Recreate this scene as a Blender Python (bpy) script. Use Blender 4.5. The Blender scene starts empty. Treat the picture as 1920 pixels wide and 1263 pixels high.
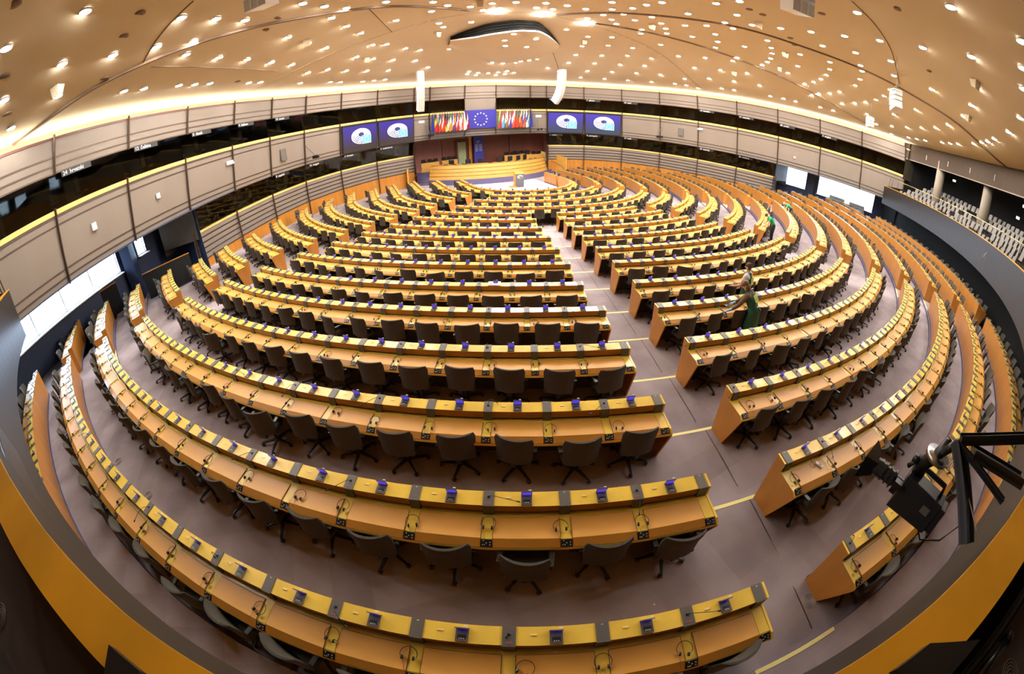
# European hemicycle debating chamber seen from the rear gallery through a fisheye lens.
# World frame: origin = centre of the seating arcs, +Y towards the rostrum, metres, z=0 floor of the back rows.
import bpy, math, random
from math import sin, cos, pi, radians, degrees, hypot, atan2, exp, sqrt
from mathutils import Vector, Matrix
random.seed(7)
SC = bpy.context.scene
COL = SC.collection
FAST = False
# ---------------------------------------------------------------- camera
cd = bpy.data.cameras.new('camera')
cam = bpy.data.objects.new('camera', cd); COL.objects.link(cam); SC.camera = cam
cd.type = 'PANO'; cd.panorama_type = 'FISHEYE_LENS_POLYNOMIAL'; cd.sensor_width = 36.0
cd.fisheye_polynomial_k0 = 0.0; cd.fisheye_polynomial_k1 = -1.0/(717.307*36/1920)
cd.fisheye_polynomial_k2 = 0.0; cd.fisheye_polynomial_k3 = 0.0; cd.fisheye_polynomial_k4 = 0.0
cd.fisheye_fov = radians(205); cd.clip_start = 0.02; cd.clip_end = 300
cd.shift_x = (960-946.657)/1920; cd.shift_y = -(631.5-609.307)/1263
CAM = Vector((-11.4739, -26.1036, 4.4155))
CR = Vector((0.9290166, -0.3690501, -0.0270212)); CU = Vector((0.2134021, 0.4746803, 0.8538959)); CF = Vector((0.3023039, 0.7990498, -0.5197419))
m = Matrix(((CR.x, CU.x, -CF.x, CAM.x), (CR.y, CU.y, -CF.y, CAM.y), (CR.z, CU.z, -CF.z, CAM.z), (0, 0, 0, 1)))
cam.matrix_world = m
# ---------------------------------------------------------------- world (overcast daylight outside the windows) and exposure
wd = bpy.data.worlds.new('world'); SC.world = wd; wd.use_nodes = True
bg = wd.node_tree.nodes['Background']; bg.inputs[0].default_value = (0.55, 0.75, 1.0, 1); bg.inputs[1].default_value = 14.0
SC.view_settings.view_transform = 'Standard'; SC.view_settings.look = 'None'
SC.view_settings.gamma = 1.0; SC.view_settings.use_curve_mapping = False
SC.view_settings.exposure = 0.5
DOWNLIGHT = 270.0     # radiance of the round ceiling lamps
COVE = 24.0           # radiance of the lamp strip hidden on top of the wall
try:
    SC.cycles.use_denoising = True
    SC.cycles.max_bounces = 6; SC.cycles.diffuse_bounces = 4; SC.cycles.glossy_bounces = 3
    SC.cycles.transmission_bounces = 4; SC.cycles.transparent_max_bounces = 6
    SC.cycles.caustics_reflective = False; SC.cycles.caustics_refractive = False
    SC.cycles.sample_clamp_indirect = 6.0
except Exception:
    pass
# ---------------------------------------------------------------- materials
def mat(name, col, rough=0.5, metal=0.0, spec=0.5, emit=None, estr=0.0, vary=0.0, scale=(1, 1, 1), nscale=5.0, detail=4, coords='Object', col2=None, coat=0.0):
    m = bpy.data.materials.new(name); m.use_nodes = True
    nt = m.node_tree; b = nt.nodes['Principled BSDF']
    b.inputs['Base Color'].default_value = (*col, 1); b.inputs['Roughness'].default_value = rough
    b.inputs['Metallic'].default_value = metal; b.inputs['Specular IOR Level'].default_value = spec
    if coat: b.inputs['Coat Weight'].default_value = coat; b.inputs['Coat Roughness'].default_value = 0.15
    if emit: b.inputs['Emission Color'].default_value = (*emit, 1); b.inputs['Emission Strength'].default_value = estr
    if vary or col2:
        tc = nt.nodes.new('ShaderNodeTexCoord'); mp = nt.nodes.new('ShaderNodeMapping'); mp.inputs['Scale'].default_value = scale
        nz = nt.nodes.new('ShaderNodeTexNoise'); nz.inputs['Scale'].default_value = nscale; nz.inputs['Detail'].default_value = detail
        rp = nt.nodes.new('ShaderNodeValToRGB')
        c2 = col2 or tuple(max(0, c*(1-vary)) for c in col)
        c1 = tuple(min(1, c*(1+vary*0.5)) for c in col)
        rp.color_ramp.elements[0].position = 0.3; rp.color_ramp.elements[1].position = 0.7
        rp.color_ramp.elements[0].color = (*c2, 1); rp.color_ramp.elements[1].color = (*c1, 1)
        if coords == 'World':
            g = nt.nodes.new('ShaderNodeNewGeometry'); nt.links.new(g.outputs['Position'], mp.inputs[0])
        else:
            nt.links.new(tc.outputs['Object'], mp.inputs[0])
        nt.links.new(mp.outputs[0], nz.inputs[0]); nt.links.new(nz.outputs['Fac'], rp.inputs[0]); nt.links.new(rp.outputs[0], b.inputs['Base Color'])
    return m
M = {}
M['wood'] = mat('orange veneer', (0.46, 0.185, 0.028), 0.38, vary=0.16, scale=(3, 3, 0.5), nscale=1.6, coords='World')
M['ledge'] = mat('pale yellow wood', (0.88, 0.60, 0.085), 0.26, vary=0.13, scale=(2, 2, 2), nscale=1.3, coords='World', coat=0.25)
M['leather'] = mat('tan writing pad', (0.74, 0.37, 0.072), 0.42, vary=0.04, nscale=3, coords='World')
M['lip'] = mat('desk lip veneer', (0.60, 0.26, 0.03), 0.4, vary=0.1, scale=(1, 1, 1), nscale=2, coords='World')
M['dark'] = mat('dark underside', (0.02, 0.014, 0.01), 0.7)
M['block'] = mat('grey loudspeaker grille', (0.115, 0.105, 0.095), 0.42)
M['black'] = mat('black plastic', (0.012, 0.012, 0.013), 0.4)
M['blackmetal'] = mat('black painted steel', (0.014, 0.012, 0.011), 0.35, metal=0.3)
M['silver'] = mat('brushed silver', (0.55, 0.55, 0.56), 0.3, metal=1.0)
M['white'] = mat('white plastic', (0.8, 0.8, 0.78), 0.4)
M['screen'] = mat('blue terminal display', (0.02, 0.02, 0.15), 0.25, emit=(0.09, 0.05, 0.55), estr=0.75)
M['red'] = mat('red button', (0.6, 0.03, 0.04), 0.4, emit=(0.8, 0.05, 0.08), estr=0.3)
M['fabric'] = mat('dark olive brown chair fabric', (0.048, 0.042, 0.030), 0.75, vary=0.15, nscale=30)
M['frame'] = mat('dark chair frame', (0.02, 0.017, 0.013), 0.4)
M['panel'] = mat('mauve beige wall panel', (0.235, 0.197, 0.165), 0.38, vary=0.05, scale=(1, 1, .3), nscale=.8, coords='World')
M['bronze'] = mat('dark bronze rail', (0.10, 0.065, 0.045), 0.35, metal=0.6)
M['cap'] = mat('yellow parapet wood', (0.86, 0.60, 0.20), 0.35, vary=0.12, scale=(1, 1, 1), nscale=1.5, coords='World')
M['redwood'] = mat('dark mahogany panelling', (0.13, 0.028, 0.012), 0.45, vary=0.25, scale=(1, 1, .2), nscale=1.2, coords='World')
M['ceiling'] = mat('warm plaster ceiling', (0.60, 0.50, 0.345), 0.85, vary=0.02, nscale=.6, coords='World')
M['ridge'] = mat('soft ceiling ridge', (0.48, 0.40, 0.275), 0.85)
M['rib'] = mat('dark ceiling joint', (0.16, 0.10, 0.06), 0.7)
M['soffit'] = mat('brown soffit', (0.045, 0.026, 0.013), 0.8)
M['fascia'] = mat('grey brown gallery front', (0.015, 0.012, 0.012), 0.5)
M['gwood'] = mat('amber gallery rail wood', (0.66, 0.31, 0.010), 0.38, vary=0.2, scale=(2, 2, 2), nscale=1.2, coords='World')
M['navy'] = mat('navy painted wall', (0.012, 0.025, 0.07), 0.6)
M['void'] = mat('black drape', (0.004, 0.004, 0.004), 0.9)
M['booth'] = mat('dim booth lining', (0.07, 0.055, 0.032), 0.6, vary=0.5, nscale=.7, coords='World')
M['purple'] = mat('purple carpet riser', (0.10, 0.085, 0.17), 0.9)
M['yellow'] = mat('pale yellow step tape', (0.85, 0.76, 0.30), 0.6)
M['well'] = mat('light lilac carpet', (0.72, 0.67, 0.70), 0.9)
M['column'] = mat('raw plaster column', (0.26, 0.22, 0.17), 0.8, vary=0.08, nscale=2)
M['eublue'] = mat('blue flag cloth', (0.028, 0.026, 0.27), 0.7)
M['star'] = mat('yellow star cloth', (0.75, 0.72, 0.36), 0.7)
M['skin'] = mat('skin', (0.62, 0.36, 0.25), 0.55)
M['lamp'] = mat('glowing lamp diffuser', (1, 1, 1), 0.5, emit=(1.0, 0.94, 0.87), estr=DOWNLIGHT)
M['cove'] = mat('cove lamp strip', (1, 1, 1), 0.5, emit=(1.0, 0.93, 0.72), estr=COVE)
M['wood2'] = mat('yellow oak veneer', (0.55, 0.29, 0.055), 0.42, vary=0.12, scale=(1, 1, 3), nscale=1.2, coords='World')
M['brass'] = mat('brass rail', (0.6, 0.48, 0.2), 0.3, metal=0.8)
M['gcarpet'] = mat('dim gallery carpet', (0.09, 0.07, 0.065), 0.95)
M['ventgrey'] = mat('grey vent ring', (0.34, 0.33, 0.31), 0.5)
M['blackgloss'] = mat('glossy black rubber', (0.01, 0.01, 0.012), 0.2)
def carpet():
    m = bpy.data.materials.new('mauve grey tile carpet'); m.use_nodes = True; nt = m.node_tree; b = nt.nodes['Principled BSDF']
    b.inputs['Roughness'].default_value = 0.95; b.inputs['Specular IOR Level'].default_value = 0.1
    g = nt.nodes.new('ShaderNodeNewGeometry')
    mp = nt.nodes.new('ShaderNodeMapping'); mp.inputs['Scale'].default_value = (2, 2, 2); nt.links.new(g.outputs['Position'], mp.inputs[0])
    fl = nt.nodes.new('ShaderNodeVectorMath'); fl.operation = 'FLOOR'; nt.links.new(mp.outputs[0], fl.inputs[0])
    wn = nt.nodes.new('ShaderNodeTexWhiteNoise'); nt.links.new(fl.outputs[0], wn.inputs[0])
    nz = nt.nodes.new('ShaderNodeTexNoise'); nz.inputs['Scale'].default_value = 1.3; nz.inputs['Detail'].default_value = 6; nt.links.new(g.outputs['Position'], nz.inputs[0])
    mx = nt.nodes.new('ShaderNodeMath'); mx.operation = 'MULTIPLY'; mx.inputs[1].default_value = 0.22; nt.links.new(wn.outputs['Value'], mx.inputs[0])
    ad = nt.nodes.new('ShaderNodeMath'); ad.operation = 'ADD'; nt.links.new(mx.outputs[0], ad.inputs[0]); nt.links.new(nz.outputs['Fac'], ad.inputs[1])
    rp = nt.nodes.new('ShaderNodeValToRGB'); rp.color_ramp.elements[0].position = 0.35; rp.color_ramp.elements[1].position = 0.85
    rp.color_ramp.elements[0].color = (0.245, 0.208, 0.225, 1); rp.color_ramp.elements[1].color = (0.37, 0.325, 0.345, 1)
    nt.links.new(ad.outputs[0], rp.inputs[0]); nt.links.new(rp.outputs[0], b.inputs['Base Color'])
    return m
M['carpet'] = carpet()
def glassmat():
    m = bpy.data.materials.new('tinted booth glass'); m.use_nodes = True; nt = m.node_tree; nt.nodes.clear()
    o = nt.nodes.new('ShaderNodeOutputMaterial'); t = nt.nodes.new('ShaderNodeBsdfTransparent'); t.inputs[0].default_value = (0.5, 0.52, 0.45, 1)
    g = nt.nodes.new('ShaderNodeBsdfGlossy'); g.inputs['Roughness'].default_value = 0.03; g.inputs['Color'].default_value = (0.55, 0.55, 0.5, 1)
    f = nt.nodes.new('ShaderNodeFresnel'); f.inputs[0].default_value = 1.5; x = nt.nodes.new('ShaderNodeMixShader')
    nt.links.new(f.outputs[0], x.inputs[0]); nt.links.new(t.outputs[0], x.inputs[1]); nt.links.new(g.outputs[0], x.inputs[2]); nt.links.new(x.outputs[0], o.inputs[0])
    return m
M['glass'] = glassmat()
def flat(name, col, rough=0.6, emit=0.0):
    if name not in M: M[name] = mat(name, col, rough, emit=col if emit else None, estr=emit)
    return M[name]
# ---------------------------------------------------------------- mesh builder
class MB:
    def __init__(s): s.v = []; s.f = []; s.m = []; s.sm = []
    def quad(s, a, b, c, d, mi=0): n = len(s.v); s.v += [tuple(a), tuple(b), tuple(c), tuple(d)]; s.f.append((n, n+1, n+2, n+3)); s.m.append(mi)
    def tri(s, a, b, c, mi=0): n = len(s.v); s.v += [tuple(a), tuple(b), tuple(c)]; s.f.append((n, n+1, n+2)); s.m.append(mi)
    def poly(s, pts, mi=0): n = len(s.v); s.v += [tuple(p) for p in pts]; s.f.append(tuple(range(n, n+len(pts)))); s.m.append(mi)
    def box(s, c, d, rz=0.0, mi=0, rx=0.0):
        n = len(s.v); cr, sr = cos(rz), sin(rz); cx_, sx_ = cos(rx), sin(rx)
        for z in (-1, 1):
            for y in (-1, 1):
                for x in (-1, 1):
                    X, Y, Z = x*d[0]/2, y*d[1]/2, z*d[2]/2
                    Y, Z = Y*cx_-Z*sx_, Y*sx_+Z*cx_
                    s.v.append((c[0]+X*cr-Y*sr, c[1]+X*sr+Y*cr, c[2]+Z))
        for f in ((0, 2, 3, 1), (4, 5, 7, 6), (0, 1, 5, 4), (2, 6, 7, 3), (0, 4, 6, 2), (1, 3, 7, 5)): s.f.append(tuple(n+i for i in f)); s.m.append(mi)
    def hexa(s, p, mi=0):   # 8 points: bottom 4 ccw then top 4 ccw
        n = len(s.v); s.v += [tuple(q) for q in p]
        for f in ((3, 2, 1, 0), (4, 5, 6, 7), (0, 1, 5, 4), (1, 2, 6, 5), (2, 3, 7, 6), (3, 0, 4, 7)): s.f.append(tuple(n+i for i in f)); s.m.append(mi)
    def tube(s, pts, r, seg=6, mi=0, cap=True):
        P = [Vector(p) for p in pts]; n = len(P); rs = r if isinstance(r, (list, tuple)) else [r]*n; base = len(s.v)
        up = Vector((0, 0, 1))
        for i in range(n):
            t = (P[min(i+1, n-1)]-P[max(i-1, 0)]); t.normalize()
            a = t.cross(up)
            if a.length < 1e-3: a = t.cross(Vector((0, 1, 0)))
            a.normalize(); b = a.cross(t)
            for k in range(seg):
                an = 2*pi*k/seg; q = P[i]+(a*cos(an)+b*sin(an))*rs[i]; s.v.append(tuple(q))
        for i in range(n-1):
            for k in range(seg):
                k2 = (k+1) % seg; s.f.append((base+i*seg+k, base+(i+1)*seg+k, base+(i+1)*seg+k2, base+i*seg+k2)); s.m.append(mi)
        if cap:
            s.f.append(tuple(base+k for k in range(seg))); s.m.append(mi)
            s.f.append(tuple(base+(n-1)*seg+k for k in reversed(range(seg)))); s.m.append(mi)
    def lathe(s, c, prof, seg=12, mi=0):   # prof [(r,z)]
        base = len(s.v); n = len(prof)
        for r, z in prof:
            for k in range(seg): an = 2*pi*k/seg; s.v.append((c[0]+r*cos(an), c[1]+r*sin(an), c[2]+z))
        for i in range(n-1):
            for k in range(seg):
                k2 = (k+1) % seg; s.f.append((base+i*seg+k, base+i*seg+k2, base+(i+1)*seg+k2, base+(i+1)*seg+k)); s.m.append(mi)
        s.f.append(tuple(base+k for k in reversed(range(seg)))); s.m.append(mi)
        s.f.append(tuple(base+(n-1)*seg+k for k in range(seg))); s.m.append(mi)
    def grid(s, rows, mi=0, flip=False):
        base = len(s.v); n = len(rows[0])
        for r in rows: s.v += [tuple(p) for p in r]
        for i in range(len(rows)-1):
            for j in range(n-1):
                a, b, c, d = base+i*n+j, base+i*n+j+1, base+(i+1)*n+j+1, base+(i+1)*n+j
                s.f.append((a, d, c, b) if flip else (a, b, c, d)); s.m.append(mi)
    def mesh(s, name, mats, smooth=False, off=None):
        me = bpy.data.meshes.new(name); v = s.v
        if off is not None: v = [(p[0]-off[0], p[1]-off[1], p[2]-off[2]) for p in v]
        me.from_pydata(v, [], s.f)
        for k in (mats if isinstance(mats, (list, tuple)) else [mats]): me.materials.append(M[k] if isinstance(k, str) else k)
        me.polygons.foreach_set('material_index', s.m)
        if smooth: me.polygons.foreach_set('use_smooth', [True]*len(s.f))
        me.update(); return me
    def build(s, name, mats, parent=None, smooth=False, loc=None, rz=0.0, off=None):
        return put(name, s.mesh(name, mats, smooth, off), parent, loc if loc is not None else off, rz)
def put(name, me, parent=None, loc=None, rz=0.0):
    o = bpy.data.objects.new(name, me); COL.objects.link(o)
    if parent is not None: o.parent = parent
    if loc is not None: o.location = loc
    if rz: o.rotation_euler = (0, 0, rz)
    return o
def tag(o, label=None, cat=None, group=None, kind=None):
    if label: o['label'] = label
    if cat: o['category'] = cat
    if group: o['group'] = group
    if kind: o['kind'] = kind
    return o
def thing(name, label, cat, loc=(0, 0, 0), rz=0.0, group=None):
    o = bpy.data.objects.new(name, None); o.empty_display_size = 0.1; COL.objects.link(o); o.location = loc; o.rotation_euler = (0, 0, rz)
    return tag(o, label, cat, group)
def struct(o): o['kind'] = 'structure'; return o
def bevel(o, w=0.01, seg=2):
    b = o.modifiers.new('bevel', 'BEVEL'); b.width = w; b.segments = seg; b.limit_method = 'ANGLE'; return o
ORD = ['zeroth', 'first', 'second', 'third', 'fourth', 'fifth', 'sixth', 'seventh', 'eighth', 'ninth', 'tenth', 'eleventh', 'twelfth', 'thirteenth', 'fourteenth', 'fifteenth', 'sixteenth', 'seventeenth', 'eighteenth', 'nineteenth', 'twentieth', 'twenty-first', 'twenty-second', 'twenty-third', 'twenty-fourth', 'twenty-fifth', 'twenty-sixth']
def pix(P):   # where a point lands in the photograph's frame, to order things by apparent size
    d = Vector(P)-CAM; n = d.length; c = d.dot(CF)/n; th = math.acos(max(-1, min(1, c))); a = d.dot(CR); b = d.dot(CU); q = hypot(a, b)+1e-9
    return 946.66+717.3*th*a/q, 609.3-717.3*th*b/q, n
LIGHTS=[[-17.25,-18.36],[-18.43,-19.84],[-18.74,-17.41],[-19.86,-16.35],[-20.12,-18.4],[-21.36,-17.08],[-18.03,-15.88],[-17.2,-14.6],[-16.08,-15.22],[-15.43,-13.97],[-16.42,-13.43],[-16.92,-12.89],[-16.32,-11.07],[-15.65,-9.33],[-14.95,-7.55],[-14.23,-5.88],[-19.21,-13.44],[-18.87,-12.54],[-18.2,-10.78],[-17.87,-9.87],[-17.5,-8.97],[-16.4,-6.31],[-15.99,-5.49],[-13.85,-9.47],[-13.2,-7.73],[-12.5,-6.08],[-12.93,-12.14],[-12.23,-11.16],[-12.04,-9.7],[-14.79,-12.82],[-13.71,-3.38],[-12.66,-2.46],[-14.36,-1.98],[-12.68,0.33],[-12.05,1.11],[-11.44,-10.32],[-9.88,-10.04],[-7.84,-9.29],[-7.07,-8.67],[-7.63,-7.88],[-5.95,-8.4],[-5.13,-9.02],[-4.49,-8.32],[-4.18,-9.47],[-11.45,-8.07],[-9.15,-7.1],[-6.77,-5.57],[-6.34,-4.71],[-10.79,-6.42],[-5.02,-5.48],[-5.16,-7.84],[-10.09,-3.86],[-9.26,-3.22],[-7.98,-1.62],[-6.94,-0.76],[-10.96,-2.67],[-9.93,-1.34],[-8.59,-0.08],[-6.96,1.02],[-4.51,1.63],[-5.84,2.61],[-11.59,-0.86],[-10.26,0.48],[-8.77,1.63],[-10.52,2.57],[-9.69,3.08],[-8.85,3.52],[-1.77,2.58],[-0.89,2.82],[-0.03,2.82],[-3.04,3.93],[-2.24,4.4],[-2.24,4.94],[-1.39,4.77],[-1.42,5.27],[-0.52,4.8],[0.25,4.56],[0.29,5.27],[0.88,4.25],[0.96,4.89],[1.48,3.93],[1.61,4.56],[1.22,2.27],[1.82,2.04],[2.4,1.92],[-1.5,-1.36],[-1.0,-0.2],[-1.25,-2.31],[0.27,-2.34],[0.66,-1.43],[0.51,-0.36],[4.01,3.2],[-2.9,-9.86],[-2.9,-8.92],[-2.08,-9.0],[-1.86,-9.96],[-0.84,-9.93],[0.28,-8.37],[0.79,-5.34],[2.88,-4.46],[3.98,-2.03],[4.65,-0.1],[5.02,1.59],[4.07,-5.37],[5.31,-3.27],[6.41,-0.98],[6.94,0.77],[7.34,2.4],[7.66,3.99],[-0.64,-11.73],[0.11,-10.73],[0.44,-9.55],[1.33,-9.04],[2.11,-8.41],[0.59,-11.64],[1.01,-10.44],[2.16,-9.91],[3.78,-8.57],[4.41,-7.75],[0.59,-12.6],[0.69,-13.48],[2.2,-11.17],[3.35,-10.62],[4.27,-10.0],[5.14,-9.2],[6.65,-4.3],[7.64,-2.49],[8.51,-0.5],[8.99,1.23],[9.51,2.98],[6.95,-6.77],[8.9,-3.75],[9.7,-2.08],[10.37,-0.31],[11.07,1.66],[9.31,-6.1],[11.46,-2.03],[12.33,-0.02],[13.36,-1.85],[1.75,-15.58],[1.77,-16.75],[2.57,-13.24],[3.37,-15.45],[4.32,-14.03],[4.18,-11.53],[4.56,-12.67],[5.3,-13.79],[4.87,-15.24],[5.36,-16.53],[6.13,-11.97],[6.23,-10.18],[7.51,-11.04],[8.55,-10.03],[7.51,-14.47],[8.86,-13.89],[9.91,-13.32],[10.85,-12.66],[11.46,-12.06],[11.94,-11.34],[8.62,-12.19],[10.53,-10.29],[11.03,-9.55],[10.11,-7.89],[11.4,-5.77],[12.24,-7.57],[13.25,-5.66],[14.09,-7.48],[13.05,-9.39],[14.99,-9.25],[15.09,-5.53],[15.54,-6.46],[12.75,-3.52],[13.89,-2.7],[14.7,-3.28],[5.61,-17.99],[2.35,-21.4],[5.55,-19.66],[5.03,-21.44],[7.54,-21.27],[7.73,-17.63],[7.88,-19.36],[9.9,-15.24],[12.11,-13.96],[13.29,-12.6],[10.88,-16.72],[12.35,-16.09],[13.43,-15.41],[14.15,-14.7],[14.67,-13.92],[14.97,-13.08],[10.08,-18.89],[11.19,-18.62],[13.2,-17.83],[14.72,-17.0],[15.99,-15.4],[16.36,-14.48],[16.47,-13.55],[16.74,-12.87],[17.8,-14.96],[17.57,-16.04],[17.22,-17.0],[16.58,-17.98],[14.91,-19.01],[13.01,-19.88],[9.86,-20.87],[19.13,-16.58],[17.93,-19.03],[20.66,-16.99],[20.38,-18.36],[19.2,-19.85],[17.36,-21.28],[15.5,-22.53],[13.37,-23.55],[22.19,-17.96],[21.7,-19.55],[20.84,-20.41],[19.96,-21.23],[17.88,-22.79],[16.93,-23.46],[15.87,-24.1],[13.6,-25.22],[12.29,-25.7],[11.33,-26.05],[10.11,-26.38],[7.53,-26.98],[4.78,-27.27],[7.68,-25.17],[5.04,-25.44],[10.13,-24.66],[14.36,-21.32],[9.07,-23.06],[3.93,-23.46],[2.18,-25.41],[-0.89,-25.11],[-1.35,-26.9],[0.31,-27.01],[1.85,-27.14],[16.88,-9.13],[17.32,-10.1],[17.79,-10.97],[18.71,-12.77],[19.16,-13.72]]
RIBA=[[-24.74,-14.56],[-22.72,-15.81],[-20.75,-15.63],[-19.44,-15.24],[-17.93,-14.25],[-16.43,-13.2],[-14.85,-12.04],[-13.09,-10.79],[-11.64,-10.09],[-9.46,-9.3],[-7.81,-8.54],[-5.78,-7.69]]
RIBB=[[-1.39,-8.07],[0.32,-10.1],[3.03,-12.35],[4.98,-14.21],[8.68,-16.27],[10.81,-18.63],[12.07,-21.54],[11.76,-24.79],[15.61,-28.6]]
RIBC=[[1.27,-7.66],[6.73,-8.81],[10.78,-10.01],[15.82,-12.87],[20.9,-15.99]]
SEAM1=[[-17.93,-14.25],[-17.11,-14.93],[-16.23,-15.39],[-15.54,-15.66]]
SEAM3=[[1.34,-21.57],[3.12,-21.8],[5.85,-21.76],[11.1,-20.88]]
VENTS=[[-17.08,-20.93],[-16.67,-16.69],[-19.41,-19.0],[-18.91,-15.09],[-20.69,-17.79],[-17.41,-16.27],[-14.45,-11.16],[-13.89,-11.71],[-16.72,-7.24],[2.81,-16.49],[3.11,-19.67],[0.98,-23.25],[6.58,-23.32],[3.52,-16.7],[6.99,-16.16],[8.24,-15.75]]
BOXES=[[-19.49,-16.77],[-13.22,-8.15],[-6.46,-3.72],[-10.36,-1.83],[3.28,-3.36],[4.6,-15.78],[9.76,-14.31],[12.42,-12.44],[12.71,-8.45],[4.41,-25.42],[9.53,-24.92],[3.37,-9.86],[-5.81,-9.22]]
OCFRONT=[[-5.22,-0.96],[-3.68,0.67],[-2.18,1.89],[-0.15,2.81],[2.12,1.94],[3.01,0.09]]
# ---------------------------------------------------------------- the seating rows (0 = behind all, 16 = round the well)
RR = [29.12, 27.67, 26.17, 24.62, 23.05, 21.49, 20.11, 18.50, 16.81, 15.10, 13.47, 11.92, 10.27, 8.77, 7.10, 5.39, 3.61]
FZ = [0.15, 0.0, 0.0, -0.105, -0.225, -0.337, -0.40, -0.516, -0.693, -0.857, -0.98, -1.06, -1.22, -1.26, -1.28, -1.32, -1.38]
WELLZ = -1.40
def path(r, s):            # arc length s along a horseshoe row of radius r -> x, y, heading angle
    q = r*pi/2
    if s > q: return r, s-q, pi/2
    if s < -q: return -r, -s-q, -pi/2
    p = s/r; return r*sin(p), -r*cos(p), p
def pt(r0, s, u, z):       # point at outward offset u from the row's front line
    x, y, p = path(r0, s); return (x+u*sin(p), y-u*cos(p), z)
# ---------------------------------------------------------------- floor: one terrace per row, steps between
def build_floor():
    b = MB(); STEP = [r+0.02 for r in RR]; STEP[0] = 28.54; STEP[16] = 3.66
    edges = [(STEP[i], FZ[i]) for i in range(0, 17)]
    for i in range(17):
        r0 = STEP[i]; r1 = STEP[i-1] if i else 34.0; z = FZ[i]; zn = FZ[i+1] if i < 16 else WELLZ
        yext = 9.0 if r0 < 16 else 3.0
        def ring(r):
            L = [(-r, yext), (-r, yext/2)] + [(r*sin(a), -r*cos(a)) for a in [radians(t) for t in range(-90, 91, 2)]] + [(r, yext/2), (r, yext)]
            return L
        A, B = ring(r0), ring(r1)
        b.grid([[(x, y, z) for x, y in A], [(x, y, z) for x, y in B]], 0)
        if z - zn > 0.001: b.grid([[(x, y, zn) for x, y in A], [(x, y, z) for x, y in A]], 1)
    b.grid([[(x, y, WELLZ) for x in (-3.66, 3.66)] for y in (9, 0)], 2)
    b.grid([[(3.66*sin(a)*k, -3.66*cos(a)*k, WELLZ) for a in [radians(t) for t in range(-90, 91, 5)]] for k in (0.0, 0.5, 1.0)], 2)
    # light carpet of the well continues to the rostrum
    b.box((-27.0, -14, -0.40), (8, 12, .8)); b.box((27.0, -14, -0.40), (8, 12, .8))
    struct(b.build('floor', ['carpet', 'purple', 'well']))
    # step tapes in the aisles
    k = 0
    for a in (-52.2, -17.5, 17.5, 52.2):
        for i in range(0, 13):
            if i == 1 or (i == 0 and abs(a) > 20): continue
            r = STEP[i]; h = 0.62/r; t = MB(); c = radians(a); rows = [[], []]
            for j in range(5):
                p = c-h+2*h*j/4
                rows[0].append((r*sin(p), -r*cos(p), FZ[i]+0.004)); rows[1].append(((r+0.055)*sin(p), -(r+0.055)*cos(p), FZ[i]+0.004))
            t.grid(rows); t.grid([[(x, y, z-0.05) for x, y, z in rows[0]], rows[0]])
            k += 1; o = t.build('trim_%d' % k, 'yellow'); struct(o)
build_floor()
for k, (a, side) in enumerate(((-17.5, 1), (17.5, -1))):
    t = MB()
    for i in range(1, 12):
        r0 = RR[i]+0.06; r1 = RR[i-1]-0.25 if i > 1 else 28.4; z = FZ[i]+0.0035; ca = radians(a)
        er = (sin(ca), -cos(ca)); et = (cos(ca), sin(ca)); w = side*0.42
        P = lambda r, o: (er[0]*r+et[0]*(w+o), er[1]*r+et[1]*(w+o), z)
        t.quad(P(r0, -0.008), P(r0, 0.008), P(r1, 0.008), P(r1, -0.008))
    struct(t.build('trim_%d' % (80+k), 'bronze'))
# ---------------------------------------------------------------- desks
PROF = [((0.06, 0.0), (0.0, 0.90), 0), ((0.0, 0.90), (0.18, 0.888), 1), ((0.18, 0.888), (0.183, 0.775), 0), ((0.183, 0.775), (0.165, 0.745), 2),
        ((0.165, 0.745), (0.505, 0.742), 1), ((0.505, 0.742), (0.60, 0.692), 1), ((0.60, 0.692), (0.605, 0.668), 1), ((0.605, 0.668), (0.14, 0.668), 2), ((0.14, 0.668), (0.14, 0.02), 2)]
ENDP = [(0.0, 0.905), (0.185, 0.893), (0.195, 0.75), (0.535, 0.747), (0.61, 0.702), (0.61, 0.66), (0.42, 0.0), (0.06, 0.0)]
terminal_me = {}
def terminal_mesh():
    b = MB(); b.box((0, -0.105, 0.8965), (0.112, 0.13, 0.013), 0, 0); b.box((0, -0.125, 0.9045), (0.075, 0.04, 0.004), 0, 1)
    for k in (-1, 0, 1): b.box((k*0.018, -0.142, 0.908), (0.011, 0.008, 0.003), 0, 2)
    b.box((0, -0.048, 0.942), (0.116, 0.008, 0.098), 0, 0, rx=0.22)
    b.box((0.034, -0.036, 0.986), (0.03, 0.01, 0.006), 0, 2)
    return b.mesh('voting_terminal', ['block', 'black', 'white'])
def screen_mesh():
    b = MB(); b.box((0, -0.0535, 0.942), (0.102, 0.002, 0.074), 0, 0, rx=0.22); return b.mesh('screen', 'screen')
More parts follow.
